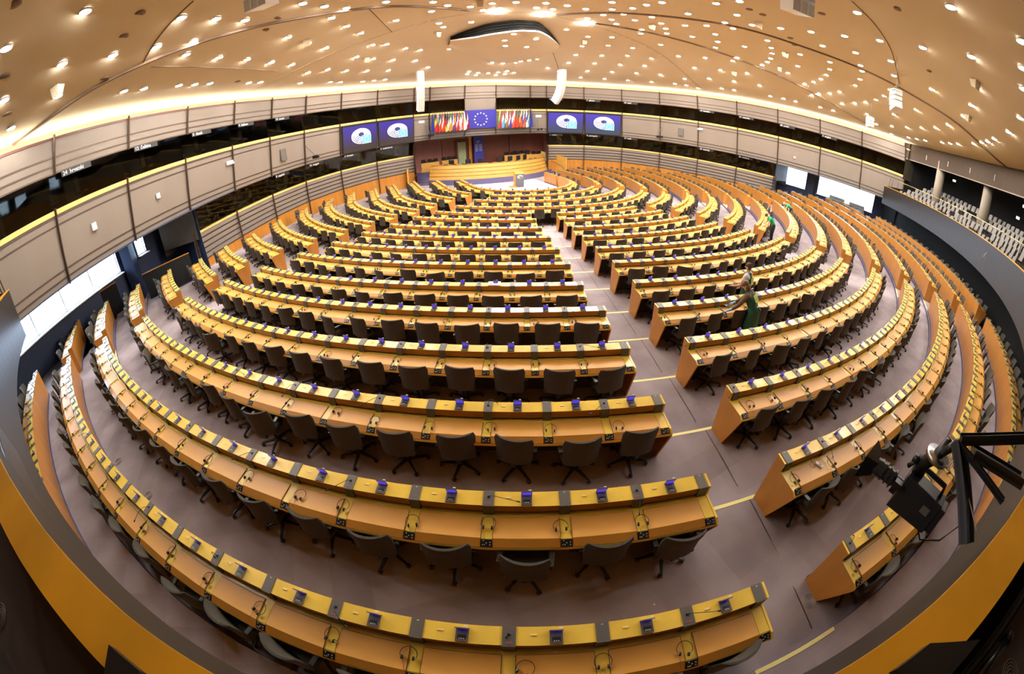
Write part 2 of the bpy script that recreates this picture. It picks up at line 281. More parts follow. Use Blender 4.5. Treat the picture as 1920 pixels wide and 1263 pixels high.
def block_mesh(mic):
    b = MB(); w = 0.1175
    P = [(-0.003, 0.868), (-0.003, 0.912), (0.192, 0.899), (0.208, 0.738), (0.17, 0.738), (0.17, 0.86)]
    n = len(b.v)
    for x in (-w/2, w/2): b.v += [(x, -u, h) for u, h in P]
    k = len(P)
    for i in range(k): j = (i+1) % k; b.f.append((n+i, n+j, n+k+j, n+k+i)); b.m.append(0)
    b.f.append(tuple(n+i for i in reversed(range(k)))); b.m.append(0); b.f.append(tuple(n+k+i for i in range(k))); b.m.append(0)
    if mic:
        for x in (-0.014, 0.014): b.box((x, -0.155, 0.904), (0.018, 0.006, 0.003), 0, 1)
        b.lathe((0, -0.075, 0.906), [(0.017, 0), (0.014, 0.012), (0.006, 0.016)], 8, 2)
    else: b.box((0, -0.02, 0.912), (0.02, 0.006, 0.002), 0, 3)
    return b.mesh('loudspeaker_block', ['block', 'red', 'black', 'white'])
def control_mesh():
    b = MB(); b.hexa([(-0.056, -0.588, 0.695), (0.056, -0.588, 0.695), (0.056, -0.522, 0.735), (-0.056, -0.522, 0.735),
                      (-0.056, -0.592, 0.716), (0.056, -0.592, 0.716), (0.056, -0.522, 0.757), (-0.056, -0.522, 0.757)], 0)
    for x, t in ((-0.038, .25), (-0.018, .25), (0.038, .25), (0.038, .6), (0.0, .5), (-.03, .8)):
        y = -0.592+0.07*t; z = 0.7165+0.041*t; b.box((x, y, z+.001), (0.011, 0.009, 0.004), 0, 1, rx=0.53)
    return b.mesh('control_panel', ['black', 'white'])
def mic_mesh(dx, dy, hz):
    b = MB(); P = []
    for i in range(9):
        t = i/8; P.append((dx*t*t*.6+dx*t*.4, -0.075-dy*t, 0.915+hz*sin(pi*(t**.75))*0.9+hz*.15*t))
    b.tube(P, 0.0035, 5, 0); e = Vector(P[-1]); d = (e-Vector(P[-3])).normalized()
    b.tube([e-d*0.005, e+d*0.03, e+d*0.036], [0.0085, 0.0085, 0.004], 6, 0); return b.mesh('microphone', 'black', True)
ME_TERM, ME_SCR, ME_BLK, ME_BLKM, ME_CTL = terminal_mesh(), screen_mesh(), block_mesh(False), block_mesh(True), control_mesh()
ME_MIC = [mic_mesh(-0.02, 0.03, 0.10), mic_mesh(0.16, 0.16, 0.06), mic_mesh(-0.22, 0.20, 0.05), mic_mesh(0.30, 0.06, 0.04), mic_mesh(-0.05, 0.30, 0.07), mic_mesh(0.10, -0.06, 0.08)]
def pad_mesh(r, pitch):
    b = MB(); da = pitch/r/2; top = []; 
    def hw(u): return (r+u)*math.tan(da)-0.0635
    U = [(0.245, 0.742), (0.245, 0.757), (0.505, 0.756), (0.590, 0.706), (0.590, 0.690)]
    L = [(-hw(u), -u, h) for u, h in U]; Rr = [(hw(u), -u, h) for u, h in U]
    for i in range(4): b.quad(L[i], Rr[i], Rr[i+1], L[i+1], 1 if i >= 2 else 0)
    b.poly(L, 0); b.poly(list(reversed(Rr)), 0)
    b.quad(L[0], L[4], Rr[4], Rr[0], 1)
    # thin dark joint round the pad and a small lock plate on the strip behind it
    for sx in (-1, 1):
        q = [(sx*hw(u), -u, h+0.0015) for u, h in U[1:4]]; e = [(sx*(hw(u)+0.005), -u, h+0.0015-0.004) for u, h in U[1:4]]
        for i in range(2): b.quad(q[i], q[i+1], e[i+1], e[i], 3)
    b.quad((-hw(.245), -0.245, 0.7585), (hw(.245), -0.245, 0.7585), (hw(.24), -0.240, 0.7535), (-hw(.24), -0.240, 0.7535), 3)
    b.box((0, -0.215, 0.747), (0.022, 0.008, 0.003), 0, 2)
    return b.mesh('writing_pad', ['leather', 'lip', 'silver', 'dark'])
_b = MB(); _b.box((-0.19, -0.075, 0.8985), (0.055, 0.02, 0.003), 0, 0); ME_CARD = _b.mesh('card_holder', 'cap')
SEATS = []       # (x, y, heading, floor z, row, sector text, index from right, count, distance)
def end_panel(root, r, s, z, side, off):
    b = MB(); t = 0.028; x, y, p = path(r, s); et = (cos(p), sin(p)); er = (sin(p), -cos(p))
    def P(u, h, w): return (x+er[0]*u+et[0]*w, y+er[1]*u+et[1]*w, z+h)
    a, c = 0.0, side*t; A = [P(u, h, a) for u, h in ENDP]; B = [P(u, h, c) for u, h in ENDP]
    b.poly(A if side > 0 else list(reversed(A)), 0); b.poly(list(reversed(B)) if side > 0 else B, 0)
    n = len(ENDP)
    for i in range(n):
        j = (i+1) % n; b.quad(A[i], A[j], B[j], B[i], 1 if i < 5 else 0)
    return b.build('end_panel', ['wood', 'ledge'], root, loc=(0, 0, 0), off=off) if False else put('end_panel', b.mesh('end_panel', ['wood', 'ledge'], False, off), root)
def desk(row, s0, s1, n, sec, label, ends=(True, True)):
    """one curved bench of n places; s0 < s1 are the centres of the outermost loudspeaker blocks"""
    r = RR[row]; z = FZ[row]; pitch = (s1-s0)/n
    xm, ym, pm = path(r, (s0+s1)/2); off = (xm+0.3*sin(pm), ym-0.3*cos(pm), z)
    root = thing('conference_desk', label, 'desk', off, 0, 'curved conference desks')
    A, B = s0-0.075, s1+0.075; ns = max(2, int((B-A)/(0.4 if r > 8 else 0.2))+1); b = MB()
    S = [A+(B-A)*i/ns for i in range(ns+1)]
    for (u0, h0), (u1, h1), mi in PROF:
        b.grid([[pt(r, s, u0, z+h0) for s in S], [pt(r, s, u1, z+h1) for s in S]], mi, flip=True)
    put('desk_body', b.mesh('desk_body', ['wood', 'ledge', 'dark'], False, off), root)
    # plinth strip at the foot of the front panel
    q = MB(); q.grid([[pt(r, s, 0.045, z+0.0) for s in S], [pt(r, s, 0.035, z+0.07) for s in S], [pt(r, s, 0.06, z+0.075) for s in S]], 0, flip=True)
    put('plinth', q.mesh('plinth', 'purple', False, off), root)
    end_panel(root, r, A, z, -1, off); end_panel(root, r, B, z, 1, off)
    pm_ = pad_mesh(r if r > 3 else r, pitch)
    def place(name, me, s):
        x, y, p = path(r, s); return put(name, me, root, (x-off[0], y-off[1], z-off[2]), p)
    for k in range(n+1):
        s = s1-k*pitch; mic = (k % 2 == 1)
        place('loudspeaker_block', ME_BLKM if mic else ME_BLK, s); place('control_panel', ME_CTL, s)
        if mic: place('microphone', random.choice(ME_MIC), s)
    for k in range(n):
        s = s1-(k+0.5)*pitch
        place('writing_pad', pm_, s); t = place('voting_terminal', ME_TERM, s); put('screen', ME_SCR, t); place('card_holder', ME_CARD, s)
        x, y, p = path(r, s); SEATS.append((x, y, p, z, row, sec, k+1, n, r))
    return root
def rowname(i): return ORD[17-i]+' row from the well'
D2 = pi/180
LB = {1: -18.98, 2: -19.22, 3: -19.23, 4: -19.27, 5: -19.28, 6: -19.77, 7: -19.82, 8: -19.89, 9: -20.03}
LE = {0: -52.8, 1: -52.0, 2: -51.0, 3: -51.0, 4: -51.0, 5: -50.9, 6: -49.9, 7: -49.6, 8: -49.7, 9: -50.0, 10: -49.5, 11: -48.9, 12: -48.7, 13: -46.8, 14: -45.6, 15: -43.8}
CB = {1: -15.96, 2: -16.18, 3: -15.99, 4: -15.83}
CE = {0: 15.5, 1: 16.3, 2: 15.4, 3: 15.3, 4: 15.1, 5: 14.3}
MF = {1: -62.8, 2: -61.3, 3: -62.7, 4: -64.1, 5: -64.1, 6: -66.4, 7: -69.8, 8: -78.3, 9: -87.6}
BR = {10: -0.41, 11: -0.9, 12: -0.65, 13: -0.7, 14: -0.2, 15: 0.2, 16: 0.85}
SF = {10: 1.48, 11: 2.84, 12: 3.96, 13: 4.53, 14: 4.85, 15: 4.0, 16: 3.26}
def bench(row, s0, s1, sec, text):
    n = max(1, int(round((s1-s0)/0.8)))
    desk(row, s0, s1, n, sec, 'curved orange wood desk, %s, %s' % (rowname(row), text))
for i in range(0, 17):
    r = RR[i]; g = 0.73
    if i <= 12:
        sl0 = LE[i]*D2*r+0.08; sl1 = LB[i]*D2*r if i in LB else -17.5*D2*r-g
        bench(i, sl0, sl1, 'left block', 'left of the main aisle')
        c0 = CB[i]*D2*r if i in CB else -17.5*D2*r+g; c1 = CE[i]*D2*r-0.08 if i in CE else 17.5*D2*r-g
        bench(i, c0, c1, 'middle block', 'just right of the main aisle')
        bench(i, 17.5*D2*r+g, -sl0, 'right block', 'on the right of the chamber')
    elif i <= 15:
        bench(i, LE[i]*D2*r+0.08, -LE[i]*D2*r-0.08, 'centre front', 'unbroken across the centre')
    else:
        q = r*pi/2+BR[16]-0.08; bench(i, -q, q, 'centre front', 'round the speaking well')
    if 1 <= i <= 9:
        s0 = MF[i]*D2*r+0.08; s1 = -52.2*D2*r-g
        if i in (1, 2, 3): s1 = {1: -54.0, 2: -53.2, 3: -53.5}[i]*D2*r
        bench(i, s0, s1, 'far left block', 'far left by the side wall'); bench(i, -s1, -s0, 'far right block', 'far right by the side wall')
    elif 10 <= i <= 15:
        s0 = -(r*pi/2+BR[i])+0.08; s1 = -52.2*D2*r-g
        bench(i, s0, s1, 'inner left block', 'left of the chamber'); bench(i, -s1, -s0, 'inner right block', 'right side of the chamber')
    if i >= 10:
        s0 = -(r*pi/2+SF[i])+0.08; s1 = -(r*pi/2+BR[i]+0.45)
        if s1-s0 > 0.6: bench(i, s0, s1, 'front left end', 'straight end by the left front'); bench(i, -s1, -s0, 'front right end', 'straight end by the right front')
# ---------------------------------------------------------------- swivel chairs
def chair_parts(lod):
    P = {}
    b = MB(); n = 6   # seat: cushion with rounded front
    rows = []
    for i in range(6):
        t = i/5; y = -0.22+0.45*t; w = 0.225+0.02*sin(pi*t); zt = 0.50-0.035*max(0, t-0.7)/0.3
        rows.append([(-w, y, 0.43), (-w-0.01, y, 0.47), (-w+0.03, y, zt), (0, y, zt-0.008), (w-0.03, y, zt), (w+0.01, y, 0.47), (w, y, 0.43), (-w, y, 0.43)])
    b.grid(rows); b.poly([rows[0][k] for k in range(7)]); b.poly([rows[-1][k] for k in reversed(range(7))]); P['seat'] = b.mesh('seat', 'fabric', True)
    b = MB(); F = []; K = []; nx = 8; nz = 6     # backrest: shell wrapping forwards at its sides
    for j in range(nz+1):
        t = j/nz; z = 0.45+0.475*t; w = 0.235+0.03*t-0.03*max(0, t-0.85)/0.15; yb = -0.235-0.03*t+0.02*sin(pi*t)
        f = []; k = []
        for i in range(nx+1):
            s = -1+2*i/nx; wrap = 0.085*abs(s)**2.2*(0.5+0.5*t); th = 0.028*(1-0.75*abs(s)**4)*(1-0.6*max(0, t-0.8)/0.2)+0.004
            zz = z-0.02*abs(s)**3*t
            f.append((s*w, yb+wrap+th, zz)); k.append((s*w, yb+wrap-th, zz))
        F.append(f); K.append(k)
    b.grid(F, flip=False); b.grid(K, flip=True)
    b.grid([F[-1], K[-1]], flip=False); b.grid([F[0], K[0]], flip=True)
    b.grid([[r[0] for r in F], [r[0] for r in K]], flip=True); b.grid([[r[-1] for r in F], [r[-1] for r in K]])
    b.box((0, -0.24, 0.44), (0.07, 0.03, 0.16), 0, 1)
    P['backrest'] = b.mesh('backrest', ['fabric', 'frame'], True)
    for sx, nm in ((-1, 'armL'), (1, 'armR')):
        b = MB(); x = sx*0.265
        b.tube([(sx*0.2, -0.02, 0.435), (x, -0.02, 0.44), (x+sx*0.01, -0.04, 0.54), (x, -0.09, 0.63)], 0.016, 6, 0)
        b.box((x, -0.03, 0.640), (0.055, 0.24, 0.024), 0, 0)
        P[nm] = b.mesh('armrest', 'frame')
    b = MB(); b.lathe((0, 0, 0), [(0.03, 0.09), (0.03, 0.26), (0.018, 0.27), (0.018, 0.42)], 8); b.box((0, 0, 0.42), (0.2, 0.18, 0.03)); P['gas_column'] = b.mesh('gas_column', 'frame')
    b = MB()
    for k in range(5):
        a = 2*pi*k/5+0.3; ca, sa = cos(a), sin(a)
        b.hexa([(0.02*ca+0.024*sa, 0.02*sa-0.024*ca, 0.07), (0.30*ca+0.014*sa, 0.30*sa-0.014*ca, 0.062), (0.30*ca-0.014*sa, 0.30*sa+0.014*ca, 0.062), (0.02*ca-0.024*sa, 0.02*sa+0.024*ca, 0.07),
                (0.02*ca+0.024*sa, 0.02*sa-0.024*ca, 0.115), (0.30*ca+0.012*sa, 0.30*sa-0.012*ca, 0.082), (0.30*ca-0.012*sa, 0.30*sa+0.012*ca, 0.082), (0.02*ca-0.024*sa, 0.02*sa+0.024*ca, 0.115)])
    P['star_base'] = b.mesh('star_base', 'frame')
    b = MB()
    for sx in (-0.014, 0.014):
        b.tube([(sx-0.009, 0, 0.03), (sx+0.009, 0, 0.03)], 0.03, 10)
    b.box((0, 0, 0.056), (0.02, 0.025, 0.02)); P['caster'] = b.mesh('caster', 'frame')
    return P
CP = chair_parts(0)
def merged(parts, name):
    b = MB(); mats = []; 
    for me, mx in parts:
        base = len(b.v)
        for v in me.vertices: b.v.append(tuple(mx @ v.co))
        idx = []
        for mm in me.materials:
            if mm not in mats: mats.append(mm)
            idx.append(mats.index(mm))
        for p in me.polygons: b.f.append(tuple(base+i for i in p.vertices)); b.m.append(idx[p.material_index])
    return b, mats
cast = [(CP['caster'], Matrix.Translation((0.3*cos(2*pi*k/5+0.3), 0.3*sin(2*pi*k/5+0.3), 0)) @ Matrix.Rotation(k*1.3, 4, 'Z')) for k in range(5)]
_b, _m = merged([(CP['star_base'], Matrix())]+cast, 'star_base'); ME_BASE = _b.mesh('star_base', _m)
_b, _m = merged([(CP[k], Matrix()) for k in ('seat', 'backrest', 'armL', 'armR', 'gas_column')]+[(ME_BASE, Matrix())], 'swivel_chair'); ME_CHAIR = _b.mesh('swivel_chair', _m, True)
def side_text(k, n):
    return ORD[k]+' place from its right end' if k <= (n+1)//2 else ORD[n-k+1]+' place from its left end'
# people stand where these chairs would be
PEOPLE = [(-3.62, -21.95), (-2.78, -21.12), (7.15, -16.1), (13.25, -13.95)]
cand = []
for (x, y, p, z, row, sec, k, n, r) in SEATS:
    u = 0.475+random.uniform(-0.04, 0.06); yaw = random.gauss(0, 0.13)
    if random.random() < 0.06: u += 0.12; yaw = random.uniform(-0.6, 0.6)
    cx_, cy_ = x+u*sin(p), y-u*cos(p)
    px, py, d = pix((cx_, cy_, z+0.8))
    near = min(hypot(cx_-a, cy_-b) for a, b in PEOPLE)
    if near < 0.45: cx_ += 0.0; 
    if near < 0.42: continue
    vis = -40 < px < 1960 and -40 < py < 1300 and not (row == 0 and hypot(cx_, cy_) > 28.6 and abs(px-960) < 700)
    cand.append((0 if vis else 1, d, (cx_, cy_, z, p+yaw, row, sec, k, n)))
cand.sort(key=lambda c: (c[0], c[1]))
CHAIRS = cand
first = None; far = MB(); farm = None
for i, (nv, d, (x, y, z, a, row, sec, k, n)) in enumerate(cand):
    if i < 300:
        lab = 'dark swivel chair, %s, %s, %s' % (side_text(k, n).replace('place from its', 'from').replace(' end', ''), rowname(row), sec)
        o = thing('swivel_chair', lab, 'chair', (x, y, z), a, 'swivel chairs at the curved desks')
        put('seat', CP['seat'], o); put('backrest', CP['backrest'], o); put('armrest', CP['armL'], o); put('armrest', CP['armR'], o)
        put('gas_column', CP['gas_column'], o)
        if i < 110:
            q = put('star_base', CP['star_base'], o)
            for me, mx in cast:
                c = put('caster', me, q); c.location = mx.translation; c.rotation_euler = mx.to_euler()
            q.rotation_euler = (0, 0, random.uniform(0, 1.2))
        else:
            q = put('star_base', ME_BASE, o, None, random.uniform(0, 1.2))
    elif nv == 0 or d < 60:
        b, farm = merged([(ME_CHAIR, Matrix.Translation((x, y, z)) @ Matrix.Rotation(a, 4, 'Z'))], '')
        base = len(far.v); far.v += b.v; far.f += [tuple(base+j for j in f) for f in b.f]; far.m += b.m
if far.v: tag(far.build('swivel_chairs', farm, None, True), 'dark swivel chairs crowded along the distant desks near the well', 'chairs', None, 'stuff')
# ---------------------------------------------------------------- headsets lying on the desks
def headset(variant):
    b = MB(); R = 0.078; P = []
    a0, a1 = (-35, 215) if variant != 2 else (-20, 200)
    for i in range(15):
        a = radians(a0+(a1-a0)*i/14); P.append((R*cos(a), R*sin(a)*1.0, 0.012+0.012*sin(pi*i/14)))
    b.tube(P, [0.0035]*15, 5); band = b.mesh('headband', 'black', True)
    ears = []
    for e, sg in ((P[0], 1), (P[-1], -1)):
        c = MB(); q = (e[0]-sg*0.02, e[1]-0.012, 0.022); c.tube([(e[0], e[1], e[2]), q], 0.003, 4, 1)
        c.tube([(q[0]+sg*0.008, q[1], q[2]), (q[0]-sg*0.008, q[1], q[2])], [0.021, 0.023], 10, 0); c.tube([(q[0]+sg*0.009, q[1], q[2]), (q[0]+sg*0.013, q[1], q[2])], 0.014, 8, 1)
        ears.append(c.mesh('ear_pad', ['black', 'silver']))
    c = MB(); e = P[-1]; L = [(e[0]+0.02, e[1]-0.01, 0.012)]
    for i in range(1, 7): t = i/6; L.append((e[0]*(1-t)+0.0*t+0.012*sin(5*t), e[1]-0.02-0.13*t, 0.007-0.008*t*t))
    c.tube(L, 0.0018, 4); cable = c.mesh('cable', 'frame')
    return band, ears, cable
HS = [headset(0), headset(1), headset(2)]
HM = []
for band, ears, cable in HS:
    bb, mm = merged([(band, Matrix()), (ears[0], Matrix()), (ears[1], Matrix()), (cable, Matrix())], 'headset'); HM.append((bb.mesh('headset', mm, True)))
cand = []
for (x, y, p, z, row, sec, k, n, r) in SEATS:
    if random.random() < 0.04: continue
    w = 0.4; u = random.gauss(0.37, 0.02); t = -w+random.gauss(0.0, 0.035)+(0.13 if random.random() < 0.18 else 0)
    if k == 0: continue
    X, Y = x+u*sin(p)+t*cos(p), y-u*cos(p)+t*sin(p)
    px, py, d = pix((X, Y, z+0.75)); vis = -20 < px < 1940 and -20 < py < 1283
    yaw = p+random.gauss(0.0, 0.35)
    cand.append((0 if vis else 1, d, (X, Y, z+0.7585, yaw, row, sec, k, n)))
cand.sort(key=lambda c: (c[0], c[1]))
far = MB(); farm = None
for i, (nv, d, (x, y, z, a, row, sec, k, n)) in enumerate(cand):
    v = i % 3
    if i < 300:
        lab = 'black wired headset lying %s, %s, %s' % (side_text(k, n).replace('place from its', 'from').replace(' end', ''), rowname(row), sec)
        if i < 110:
            o = thing('headset', lab, 'headset', (x, y, z), a, 'headsets lying on the desks')
            put('headband', HS[v][0], o); put('ear_pad', HS[v][1][0], o); put('ear_pad', HS[v][1][1], o); put('cable', HS[v][2], o)
        else: tag(put('headset', HM[v], None, (x, y, z), a), lab, 'headset', 'headsets lying on the desks')
    elif nv == 0:
        b, farm = merged([(HM[v], Matrix.Translation((x, y, z)) @ Matrix.Rotation(a, 4, 'Z'))], '')
        base = len(far.v); far.v += b.v; far.f += [tuple(base+j for j in f) for f in b.f]; far.m += b.m
if far.v: tag(far.build('headsets', farm, None, True), 'small black headsets lying along the distant desks near the well', 'headsets', None, 'stuff')
# ---------------------------------------------------------------- the ring wall: corners of the facets, left to right
W = [(-23.9, -20.6), (-22.95, -18.2), (-22.02, -15.09), (-20.79, -11.7), (-19.55, -8.23), (-18.14, -4.95), (-16.65, -1.81), (-14.85, 1.16), (-12.47, 3.65), (-9.64, 5.73), (-6.47, 6.9), (-4.99, 7.55), (-1.79, 7.91),
     (1.09, 7.75), (4.55, 7.8), (5.97, 7.23), (9.53, 6.28), (12.49, 4.17), (14.7, 1.2), (16.38, -2.09), (18.02, -5.35), (19.71, -8.63), (21.48, -11.99), (22.97, -15.47), (23.95, -19.3)]
NW = len(W)
def inw(j, off):     # corner j moved towards the room by off
    x, y = W[j]; d = Vector((-1.1-x, -7.1-y)).normalized(); return (x+d.x*off, y+d.y*off)
def seg_strip(b, j, o0, z0, o1, z1, mi):   # panel of facet j from (offset o0, z0) up to (o1, z1)
    a = inw(j, o0); c = inw(j+1, o0); d = inw(j+1, o1); e = inw(j, o1)
    b.quad((a[0], a[1], z0), (c[0], c[1], z0), (d[0], d[1], z1), (e[0], e[1], z1), mi)
UT, UB, MT, MBT, LT = 7.286, 6.13, 5.03, 2.63, 1.49
OUT, OUB, OMT, OMB, OLT = 0.5, 0.30, 0.0, -0.28, -0.48
SIDES = {'left': range(0, 10), 'front': range(10, 15), 'right': range(15, NW-1)}
def lerp(a, b, t): return a+(b-a)*t
trimk = [100]
def trim(b, mats, smooth=False):
    trimk[0] += 1; return struct(b.build('trim_%d' % trimk[0], mats, None, smooth))
def lower_here(j): return 4 <= j <= 9 or 15 <= j <= 20
for side, rg in SIDES.items():
    b = MB(); rails = MB(); caps = MB(); fins = MB()
    for j in rg:
        # upper band, leaning inwards, closed behind and below
        seg_strip(b, j, OUB, UB, OUT, UT, 0); seg_strip(b, j, OUT, UT, OUT-0.12, UT, 1); seg_strip(b, j, OUT-0.12, UT, OUT-0.12, UT-0.25, 1); seg_strip(b, j, -2.2, UB, OUB, UB, 2)
        for t in (0.0, 0.21, 0.45):
            o = lerp(OUB, OUT, t)+0.03; zz = lerp(UB, UT, t); seg_strip(rails, j, o, zz, o+.0, zz+0.045, 0); seg_strip(rails, j, o-0.04, zz+0.045, o, zz+0.045, 0)
        seg_strip(caps, j, OUT+0.02, UT-0.07, OUT+0.02, UT+0.012, 1)
        # middle band
        z1 = MT-0.16
        if j == 12: seg_strip(b, j, OMB, MBT, OMT, MT+0.02, 0); seg_strip(b, j, OMT+0.02, MT, OUB, UB+0.02, 0)
        else:
            seg_strip(b, j, OMB, MBT, OMT, MT-0.02, 0)
            seg_strip(caps, j, OMT+0.03, z1, OMT+0.05, MT, 0); seg_strip(caps, j, OMT+0.05, MT, OMT-0.20, MT+0.01, 0)
        seg_strip(b, j, -2.5, MBT, OMB, MBT, 2)
        for t in (0.0, 0.085, 0.19, 0.79, 0.90):
            o = lerp(OMB, OMT, t)+0.03; zz = lerp(MBT, MT, t); seg_strip(rails, j, o, zz, o, zz+0.04, 0); seg_strip(rails, j, o-0.04, zz+0.04, o, zz+0.04, 0)
        # lower band with slats, wooden foot
        if lower_here(j):
            seg_strip(b, j, OLT-0.05, 0.05, OLT, LT-0.1, 0); seg_strip(caps, j, OLT+0.03, LT-0.11, OLT+0.05, LT, 0); seg_strip(caps, j, OLT+0.05, LT, OLT-0.2, LT+0.01, 0)
            seg_strip(b, j, OLT-0.05, -1.5, OLT-0.05, 0.05, 3)
            for t in (0.0, 0.2, 0.4, 0.6, 0.8):
                o = OLT+0.03; zz = lerp(0.05, LT-0.1, t); seg_strip(rails, j, o-0.02, zz-0.01, o+0.01, zz+0.055, 0)
    struct(b.build('wall_'+side, ['panel', 'redwood', 'booth', 'wood'])); trim(rails, 'bronze'); trim(caps, ['cap', 'redwood'])
    for j in list(rg)+[rg[-1]+1]:
        if side == 'left' and j == 10 or side == 'front' and j == 15: continue
        for (o0, z0, o1, z1) in ((OUB, UB-0.03, OUT, UT+0.08), (OMB, MBT-0.05, OMT, MT+0.05)) + (((OLT, 0.0 if not lower_here(min(j, NW-2)) else -1.2, OLT, LT+0.05),) if (lower_here(j) or lower_here(j-1)) else ()):
            p0 = inw(j, o0+0.03); p1 = inw(j, o1+0.05); q0 = inw(j, o0+0.10); q1 = inw(j, o1+0.12)
            d = Vector((q0[0]-p0[0], q0[1]-p0[1])).normalized(); t = Vector((-d.y, d.x))*0.035
            fins.hexa([(p0[0]-t.x, p0[1]-t.y, z0), (p0[0]+t.x, p0[1]+t.y, z0), (q0[0]+t.x, q0[1]+t.y, z0), (q0[0]-t.x, q0[1]-t.y, z0),
                       (p1[0]-t.x, p1[1]-t.y, z1), (p1[0]+t.x, p1[1]+t.y, z1), (q1[0]+t.x, q1[1]+t.y, z1), (q1[0]-t.x, q1[1]-t.y, z1)], 0)
    trim(fins, 'bronze')
# ---------------------------------------------------------------- interpreters' booths behind dark glass
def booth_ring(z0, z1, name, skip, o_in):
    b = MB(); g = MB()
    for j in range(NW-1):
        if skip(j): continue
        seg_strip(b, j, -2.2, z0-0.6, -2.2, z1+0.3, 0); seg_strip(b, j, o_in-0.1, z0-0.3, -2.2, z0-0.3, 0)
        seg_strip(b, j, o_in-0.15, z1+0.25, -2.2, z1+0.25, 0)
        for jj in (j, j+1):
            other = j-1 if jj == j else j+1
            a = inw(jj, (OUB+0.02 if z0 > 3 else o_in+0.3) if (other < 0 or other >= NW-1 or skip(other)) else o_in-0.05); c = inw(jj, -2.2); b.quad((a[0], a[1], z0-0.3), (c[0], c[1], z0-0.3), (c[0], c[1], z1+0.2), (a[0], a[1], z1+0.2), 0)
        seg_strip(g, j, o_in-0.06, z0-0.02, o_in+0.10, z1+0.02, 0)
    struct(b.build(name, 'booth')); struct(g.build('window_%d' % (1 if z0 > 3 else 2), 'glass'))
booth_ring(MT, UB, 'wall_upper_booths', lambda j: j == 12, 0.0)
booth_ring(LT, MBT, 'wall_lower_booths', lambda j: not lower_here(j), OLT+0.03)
# interpreters' consoles and chairs dimly seen in the booths
_b = MB(); _b.box((0, 0, 0.9), (0.46, 0.06, 0.62)); _b.box((0, 0.2, 0.55), (0.46, 0.42, 0.08)); _b.tube([(0, 0.2, 0.0), (0, 0.2, 0.5)], 0.03, 6); ME_BCH = _b.mesh('booth_chair', 'booth')
kb = 0
for j in list(range(2, 10))+list(range(15, 23)):
    for zb, ok in ((MT, True), (LT, lower_here(j))):
        if not ok: continue
        for t in (0.3, 0.7):
            a, c = W[j], W[j+1]; x, y = lerp(a[0], c[0], t), lerp(a[1], c[1], t); d = Vector((-1.1-x, -7.1-y)).normalized()
            kb += 1; o = put('booth_chair', ME_BCH, None, (x-d.x*1.25, y-d.y*1.25, zb-0.3), atan2(d.y, d.x)-pi/2)
            where = ('left' if j < 10 else 'right'); num = (10-j) if j < 10 else (j-14)
            tag(o, 'dark interpreter chair, %s of pair in %s %s booth outward on the %s' % ('first' if (t < .5) == (j < 10) else 'second', ORD[num], 'upper' if zb > 3 else 'lower', where), 'chair', 'chairs in the interpreters booths')
# ---------------------------------------------------------------- language names over the booths
def text_mesh(txt, size, extrude=0.002):
    cu = bpy.data.curves.new('lettering', 'FONT'); cu.body = txt; cu.size = size; cu.extrude = extrude; cu.align_x = 'LEFT'; cu.align_y = 'CENTER'; cu.resolution_u = 2
    o = bpy.data.objects.new('lettering', cu); me = bpy.data.meshes.new_from_object(o); bpy.data.objects.remove(o); me.materials.clear(); return me
SIGNS = {(2, 1): '24  hrvatski', (3, 1): '12  čeština', (4, 1): '6  dansk', (5, 1): '4  italiano', (6, 1): '10  suomi', (6, 0): '8  español', (7, 0): '16  magyar', (8, 0): '3  français', (9, 0): '5  nederlands',
         (15, 1): '1  deutsch', (16, 1): '7  ellinika', (17, 1): '13  eesti', (19, 1): '14  latviešu', (20, 1): '11  svenska', (21, 1): '18  polski', (22, 1): '2  english', (15, 0): '2  english', (16, 0): '9  português', (17, 0): '17  malti', (19, 0): '15  lietuvių', (20, 0): '22  română'}
for (j, up), s in SIGNS.items():
    a, c = W[j], W[j+1]; o_, z = (OUB+0.14, UB-0.10) if up else (OMB+0.16, MBT-0.10)
    p = Vector((*inw(j, o_), z)); q = Vector((*inw(j+1, o_), z)); d = (q-p).normalized(); ang = atan2(d.y, d.x)
    me = text_mesh(s, 0.20); me.materials.append(M['white'])
    bk = MB(); bk.box((0.62, 0, -0.006), (1.35, 0.2, 0.006)); o = bk.build('booth_sign', 'black', None, False, p+d*0.25); o.rotation_euler = (pi/2, 0, ang); put('lettering', me, o)
    tag(o, 'sign with white lettering %s hanging under the %s band on the %s' % (s.split('  ')[1], 'upper' if up else 'middle', 'left' if j < 11 else 'right'), 'sign', 'language signs over the booths')
